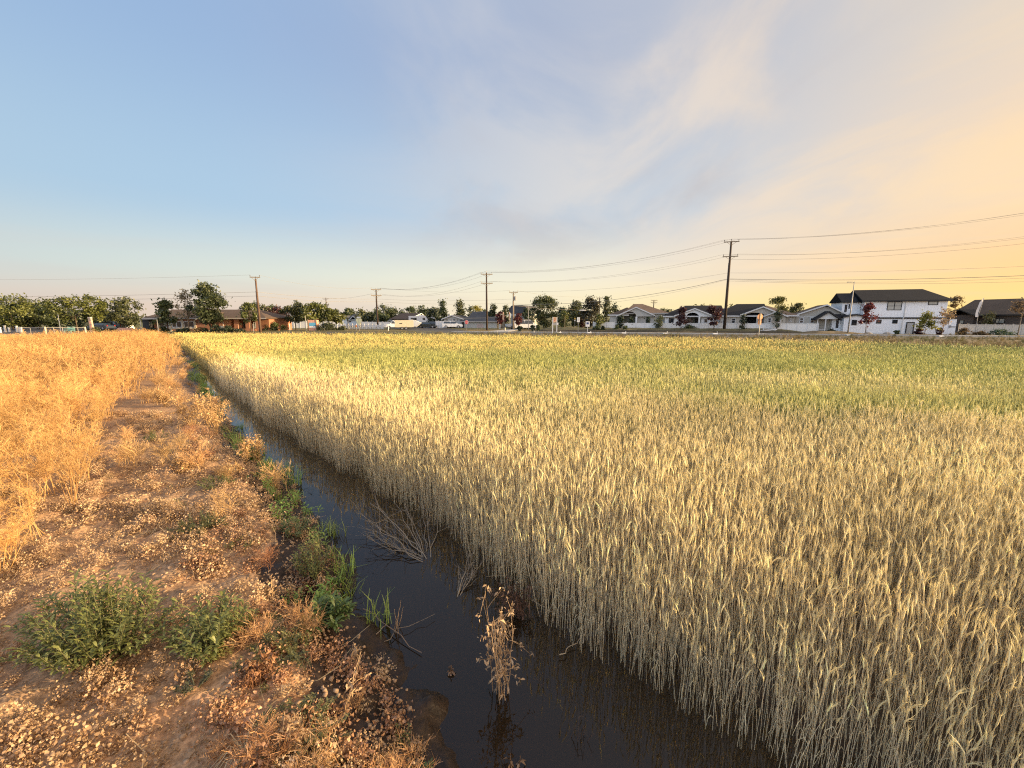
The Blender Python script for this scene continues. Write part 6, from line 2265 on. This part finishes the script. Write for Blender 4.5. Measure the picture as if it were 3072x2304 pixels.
def bend(b, d, l, droop, n=6, wob=.02, r=rng):
    tt = np.linspace(0, 1, n)[:, None]
    P = ar(b) + ar(d) * l * tt
    P = P + ar((0, 0, -1)) * droop * tt ** 2
    P[1:-1] += r.normal(0, wob * l, (n - 2, 3))
    return P


def green_bush(name, label, px, py, rad, h, stems, seed, ll=.085, lw=.017, group="green weeds on the bank", A=(.085, .105, .024), B=(.24, .245, .068), squash=1.0, nl=26):
    r = np.random.default_rng(seed)
    st, lf = [], []
    for k in range(stems):
        a = r.uniform(0, 2 * pi)
        q = sqrt(r.uniform(0, 1))
        tip = ar((cos(a) * q * rad, sin(a) * q * rad * squash, h * (1.05 - .55 * q ** 2) * r.uniform(.75, 1.1)))
        b = ar((cos(a) * q * rad * .25, sin(a) * q * rad * .25 * squash, 0))
        mid = (b + tip) * .5 + ar((cos(a), sin(a), .3)) * .03 + r.normal(0, .015, 3)
        P = ar([b + (mid - b) * u * 2 if u < .5 else mid + (tip - mid) * (u * 2 - 1) for u in np.linspace(0, 1, 5)])
        v, t_ = rod(P, [.006, .005, .0045, .0035, .0015], 5)
        st.append((v, t_, r.uniform(0, 1)))
        for j in range(nl):
            u = .22 + .78 * (j + r.random()) / nl
            p = b + (mid - b) * u * 2 if u < .5 else mid + (tip - mid) * (u * 2 - 1)
            f2_ = j * 2.4 + r.normal(0, .4)
            ax = (tip - b) / np.linalg.norm(tip - b)
            o = ar((cos(f2_), sin(f2_), 0)) * r.uniform(.7, 1) + ax * r.uniform(.1, .9)
            o /= np.linalg.norm(o)
            l = ll * r.uniform(.55, 1.25) * (1.25 - .55 * u)
            pts = [p, p + o * l * .3 + (0, 0, l * .10), p + o * l * .65 + (0, 0, l * .10), p + o * l * .9 + (0, 0, -l * .02), p + o * l * 1.02 + (0, 0, -l * .16)]
            v, t_ = ribbon(pts, ar([.25, .85, 1.0, .55, .04]) * lw, (0, 0, 1), r)
            lf.append((v, t_, np.clip(r.normal(.5, .3), 0, 1)))
    return organic(name, label, "weed", px, py, .18, {"stem": (st, (.10, .10, .045), (.16, .15, .07), LEAF), "foliage": (lf, A, B, LEAF)}, group)


green_bush("green_weed", "largest dark green bushy weed at the lower left", 315, 1990, .60, .66, 70, 1, squash=.62)
green_bush("green_weed", "second green weed right of the largest one, on bare soil", 645, 1955, .31, .44, 30, 2)
green_bush("green_weed", "low olive green weed patch higher on the dirt bank", 600, 1600, .38, .20, 26, 3, .055, .010, squash=.7, A=(.07, .085, .025), B=(.17, .16, .055))
green_bush("green_weed", "small dark green weed beside the flattened golden tufts", 650, 1475, .30, .18, 18, 4, .05, .010, squash=.6)
green_bush("green_weed", "short grassy green tuft in the middle of the path", 470, 1325, .22, .20, 14, 5, .07, .008)
green_bush("green_weed", "leafy green weed standing at the water's edge, tallest of the strip", 945, 1690, .22, .55, 16, 6, .06, .012, group="green weeds on the bank")
green_bush("green_weed", "bright green leafy weed on the muddy edge below the dry bent stalks", 985, 1850, .20, .26, 16, 7, .10, .022, A=(.06, .10, .02), B=(.14, .19, .045))
green_bush("green_weed", "yellowish green weed on the red matted bank near the mud", 850, 1960, .26, .16, 22, 8, .045, .010, A=(.09, .10, .03), B=(.20, .18, .06))
green_bush("green_weed", "sprawling yellow green weed at the bottom of the bank", 900, 2220, .34, .14, 30, 9, .04, .010, A=(.085, .095, .03), B=(.22, .19, .065), squash=.8)
green_bush("green_weed", "tiny green seedling rooted in the wet mud", 1280, 2230, .08, .10, 8, 10, .05, .012, A=(.05, .09, .02), B=(.11, .16, .04))
green_bush("green_weed", "grey green low weed between the largest weed and the bottom border", 590, 2090, .12, .08, 9, 11, .035, .008, A=(.07, .075, .035), B=(.15, .14, .07))
green_bush("green_weed", "green weed clump where the path meets the water far up the ditch", 640, 1215, .45, .40, 20, 12, .09, .014, A=(.05, .08, .022), B=(.13, .16, .045))
green_bush("green_weed", "pale green weed low on the bank above the bright green strip", 880, 1585, .26, .24, 16, 13, .06, .011, A=(.08, .11, .035), B=(.19, .20, .07))


def dry_plant(name, label, px, py, h, stems, spread, seed, A=(.34, .22, .12), B=(.50, .34, .19), nod=.0, pods=6, r0=.005, twigs=5, lean=(0, 0), z=-.12, group="dead plants in and beside the ditch", leafy_=0, podsz=.014, cat="dead plant"):
    r = np.random.default_rng(seed)
    st, pd = [], []
    for k in range(stems):
        a = r.uniform(0, 2 * pi)
        d = ar((cos(a) * spread * r.uniform(.3, 1) + lean[0], sin(a) * spread * r.uniform(.3, 1) + lean[1], 1.0))
        d /= np.linalg.norm(d)
        l = h * r.uniform(.6, 1.05)
        P = bend((r.normal(0, .03), r.normal(0, .03), 0), d, l, nod * l, 8, .012, r)
        v, t_ = rod(P, np.linspace(r0, r0 * .4, 8), 5)
        st.append((v, t_, r.uniform(0, 1)))
        for j in range(twigs):
            i = r.integers(3, 8)
            d2 = d * .8 + r.normal(0, .55, 3)
            d2 /= np.linalg.norm(d2)
            q = bend(P[i], d2, l * r.uniform(.10, .28), .04 + nod * .2, 4, .03, r)
            v, t_ = rod(q, [r0 * .5, r0 * .42, r0 * .35, r0 * .2], 4)
            st.append((v, t_, r.uniform(0, 1)))
            for m_ in range(pods):
                c = q[-1] + r.normal(0, .014, 3)
                l3 = podsz * r.uniform(.6, 1.5)
                dd = r.normal(size=3)
                dd /= np.linalg.norm(dd)
                v, t_ = ribbon([c, c + dd * l3, c + dd * l3 * 1.9 + (0, 0, -l3 * .5)], [l3 * .3, l3 * .8, .001], None, r)
                pd.append((v, t_, r.uniform(0, 1)))
        for m_ in range(leafy_):
            i = r.integers(1, 7)
            o = r.normal(size=3)
            o /= np.linalg.norm(o)
            l3 = r.uniform(.03, .06)
            v, t_ = ribbon([P[i], P[i] + o * l3 * .5, P[i] + o * l3 + (0, 0, -l3 * .6)], [.003, .016, .002], None, r)
            pd.append((v, t_, r.uniform(0, 1)))
    parts = {"stem": (st, A, B, STRAW)}
    if pd:
        parts["foliage"] = (pd, tuple(c * .9 for c in A), B, STRAW)  # seed heads, with dead leaves on the leafy plants
    return organic(name, label, cat, px, py, z, parts, group)


dry_plant("dead_weed", "tall cluster of dry nodding stalks standing in the muddy water", 1500, 2085, .80, 13, .15, 21, lean=(-.06, .02), r0=.0045, leafy_=5)
dry_plant("dead_weed", "dark reddish drooping dead weed leaning out of the wheat behind the tall stalks", 1560, 1850, .62, 16, .28, 22, A=(.09, .045, .028), B=(.17, .09, .055), nod=.35, lean=(-.15, .1), pods=4, r0=.004, leafy_=6)
dry_plant("dead_weed", "small fan of five pale broken stalks in the mud by the bank", 1195, 1885, .30, 6, .30, 23, twigs=0, lean=(.12, .05), r0=.0045)
dry_plant("dead_weed", "bent tan stalks with curled leaves on the bank beside the green strip", 965, 1760, .34, 4, .2, 24, leafy_=6, twigs=2, nod=.12, lean=(.05, 0), z=.0)
dry_plant("dead_weed", "single arching dry stalk with drooping leaves at the bank's lower edge", 1075, 2010, .36, 2, .10, 25, leafy_=10, nod=.3, lean=(-.25, .15), z=.0)
dry_plant("dead_weed", "dry seeded stalk with one curled head leaning toward the water", 1010, 2170, .52, 2, .08, 26, leafy_=7, lean=(.30, .25), z=.05, twigs=2)
dry_plant("dead_weed", "shaggy rust coloured dead weed at the bottom centre of the bank", 790, 2080, .24, 14, .5, 27, A=(.20, .09, .04), B=(.36, .18, .085), leafy_=14, nod=.2, z=.1)
dry_plant("dead_weed", "tan shrivelled weed hanging at the bottom border of the bank", 880, 2290, .34, 8, .25, 28, leafy_=16, nod=.15, z=.1)
dry_plant("dead_weed", "small leaf wrapped dead stub in the dark water left of the tall stalks", 1352, 2010, .14, 2, .15, 29, leafy_=18, A=(.16, .09, .05), B=(.30, .18, .10), twigs=0)
dry_plant("dead_weed", "curled leaf stalk poking up at the bottom border out of the water", 1535, 2330, .16, 2, .1, 30, leafy_=14, A=(.16, .09, .05), B=(.32, .20, .11), twigs=0)
dry_plant("dead_weed", "faint submerged twigs standing in the water near the wheat", 1730, 2220, .24, 5, .35, 31, A=(.07, .045, .03), B=(.12, .075, .05), pods=0, r0=.003, twigs=2)
dry_plant("dead_weed", "upright red stemmed stalk on the matted bank", 835, 1800, .34, 1, .03, 32, A=(.42, .28, .15), B=(.5, .34, .18), twigs=1, leafy_=4, z=.1, r0=.006)
for px, py, hh, lab, sd_ in ((575, 1290, .85, "large golden spray of dead mustard leaning over the path's edge", 41), (650, 1300, .95, "tall golden dead mustard closest to the water", 42), (500, 1230, .6, "golden dead mustard spray furthest up the path", 43), (735, 1390, .55, "upright dry seed spikes at the bend of the bank", 44), (770, 1370, .6, "dry seed spikes leaning right over the water", 45), (560, 1430, .38, "flattened golden weed lying across the bank", 46), (690, 1440, .34, "flattened golden weed above the small dark green weed", 47)):
    dry_plant("dead_weed", lab, px, py, hh, 7 if sd_ in (44, 45) else 16, .18 if sd_ in (44, 45) else .48, sd_, A=(.46, .285, .125), B=(.58, .38, .175), pods=7, twigs=12, z=.12, lean=(.12 if px > 720 else .05, -.1), podsz=.02, nod=.05 if hh > .5 else .3)

# dead branch fan lying against the wheat
def branch_fan(name, label, px, py, tip, seed, n=13, A=(.24, .185, .125), B=(.36, .285, .20), z=-.12, r0=.007, width=.55, lift=.25):
    r = np.random.default_rng(seed)
    X, Y = at(px, py, z)
    tx, ty = at(*tip, z)
    d = ar((tx - X, ty - Y, 0))
    ln = np.linalg.norm(d)
    d /= ln
    sd_ = ar((-d[1], d[0], 0))
    st = []
    for k in range(n):
        a = (k / (n - 1) - .5) * 2 * width
        dd = d * cos(a) + sd_ * sin(a) + ar((0, 0, lift * r.uniform(.2, 1.3)))
        dd /= np.linalg.norm(dd)
        l = ln * r.uniform(.75, 1.05) * (1 - .25 * abs(a) / width)
        P = bend((0, 0, .01), dd, l, .02 * l, 8, .014, r)
        P += ar(sd_)[None] * (np.linspace(0, 1, 8)[:, None] ** 2) * r.normal(0, .08) * l
        v, t_ = rod(P, np.linspace(r0, r0 * .25, 8), 5)
        st.append((v, t_, r.uniform(0, 1)))
        for j in range(6):
            i = r.integers(3, 7)
            d2 = dd + r.normal(0, .42, 3)
            d2 /= np.linalg.norm(d2)
            q = bend(P[i], d2, l * r.uniform(.15, .38), .0, 4, .03, r)
            v, t_ = rod(q, [r0 * .4, r0 * .33, r0 * .25, r0 * .12], 4)
            st.append((v, t_, r.uniform(0, 1)))
    return organic(name, label, "dead branch", px, py, z, {"twig": (st, A, B, STRAW)}, "dead branches in the ditch")


branch_fan("dead_branch", "fan shaped bare branch lying from the wheat into the ditch", 1292, 1688, (1140, 1545), 61, 15)
branch_fan("dead_branch", "narrow bundle of bare twigs slanting out of the wheat above the tall stalks", 1368, 1800, (1430, 1690), 62, 7, width=.25, lift=.5)
branch_fan("dead_branch", "dark twig heap half sunk in the water beside the bank", 1110, 1755, (1045, 1700), 63, 11, A=(.025, .02, .016), B=(.06, .045, .032), width=1.3, lift=.12, r0=.004)
branch_fan("dead_branch", "small dark twig cluster floating in the blue part of the water", 940, 1500, (900, 1470), 64, 7, A=(.03, .025, .02), B=(.06, .05, .035), width=1.1, lift=.15, r0=.004)
branch_fan("dead_branch", "tangle of dark twigs reaching into the upper water", 905, 1440, (890, 1380), 65, 5, A=(.03, .022, .016), B=(.05, .04, .03), width=.7, lift=.5, r0=.004)


def stick(label, p0, p1, r_, col, z=-.11, lift=(0.02, .03), seed=0, curve=.03):
    a, b = ar((*at(*p0, z), z + lift[0])), ar((*at(*p1, z), z + lift[1]))
    r = np.random.default_rng(seed)
    c = a
    P = bend((0, 0, 0), (b - a) / np.linalg.norm(b - a), np.linalg.norm(b - a), 0, 7, curve, r)
    v, t_ = rod(P, np.linspace(r_, r_ * .5, 7), 6)
    me = np_mesh("stick", v, t_, [STRAW], np.tile(ar(col), (len(v), 1)))
    o = link("stick", me, None, tuple(c))
    return tag(o, label, "stick", "sticks lying in the ditch and on the bank")


stick("long bare twig lying from the mud out into the water", (1090, 1838), (1266, 1962), .0065, (.26, .18, .12), seed=1, lift=(.04, .012))
stick("thin grey twig crossing behind the small fan of broken stalks", (1142, 1935), (1305, 1850), .004, (.20, .16, .12), seed=2)
stick("short pale straw snapped off, lying on the water near the wheat", (1678, 1970), (1743, 1921), .005, (.42, .32, .2), seed=3)
stick("pale straw standing aslant at the wheat's edge", (1750, 1935), (1764, 1875), .004, (.46, .36, .23), seed=4, lift=(.02, .16))
stick("curved pale straw bending from the wheat over the water", (1655, 1840), (1592, 1826), .004, (.40, .31, .2), seed=5, lift=(.02, .1))
stick("pale straight stick lying on the red matted bank", (630, 1712), (708, 1662), .005, (.52, .38, .23), z=.2, seed=6, lift=(.03, .06))
stick("brown curved twig on the bare soil under the second green weed", (610, 1995), (680, 2070), .004, (.24, .16, .1), z=.2, seed=7, curve=.06)
stick("thin pale stick at the bottom of the bank near the grass stubble", (250, 2220), (320, 2275), .004, (.42, .31, .19), z=.2, seed=8)
stick("short dark twig resting against the muddy slope", (1120, 1925), (1158, 1900), .005, (.3, .22, .15), seed=9, lift=(.05, .08))

# pale star of dry grass at the bottom
gs_ = []
r = np.random.default_rng(77)
for k in range(38):
    a = r.uniform(0, 2 * pi)
    l = r.uniform(.10, .28)
    o = ar((cos(a), sin(a), 0))
    v, t_ = ribbon([(0, 0, .01), o * l * .5 + (0, 0, .05 + r.uniform(0, .06)), o * l + (0, 0, r.uniform(-.02, .06))], [.005, .006, .001], (0, 0, 1), r)
    gs_.append((v, t_, r.uniform(0, 1)))
organic("grass_tuft", "pale star of dry grass blades at the bottom of the bank", "grass tuft", 735, 2265, .18, {"blade": (gs_, (.44, .34, .19), (.58, .45, .27), STRAW)})
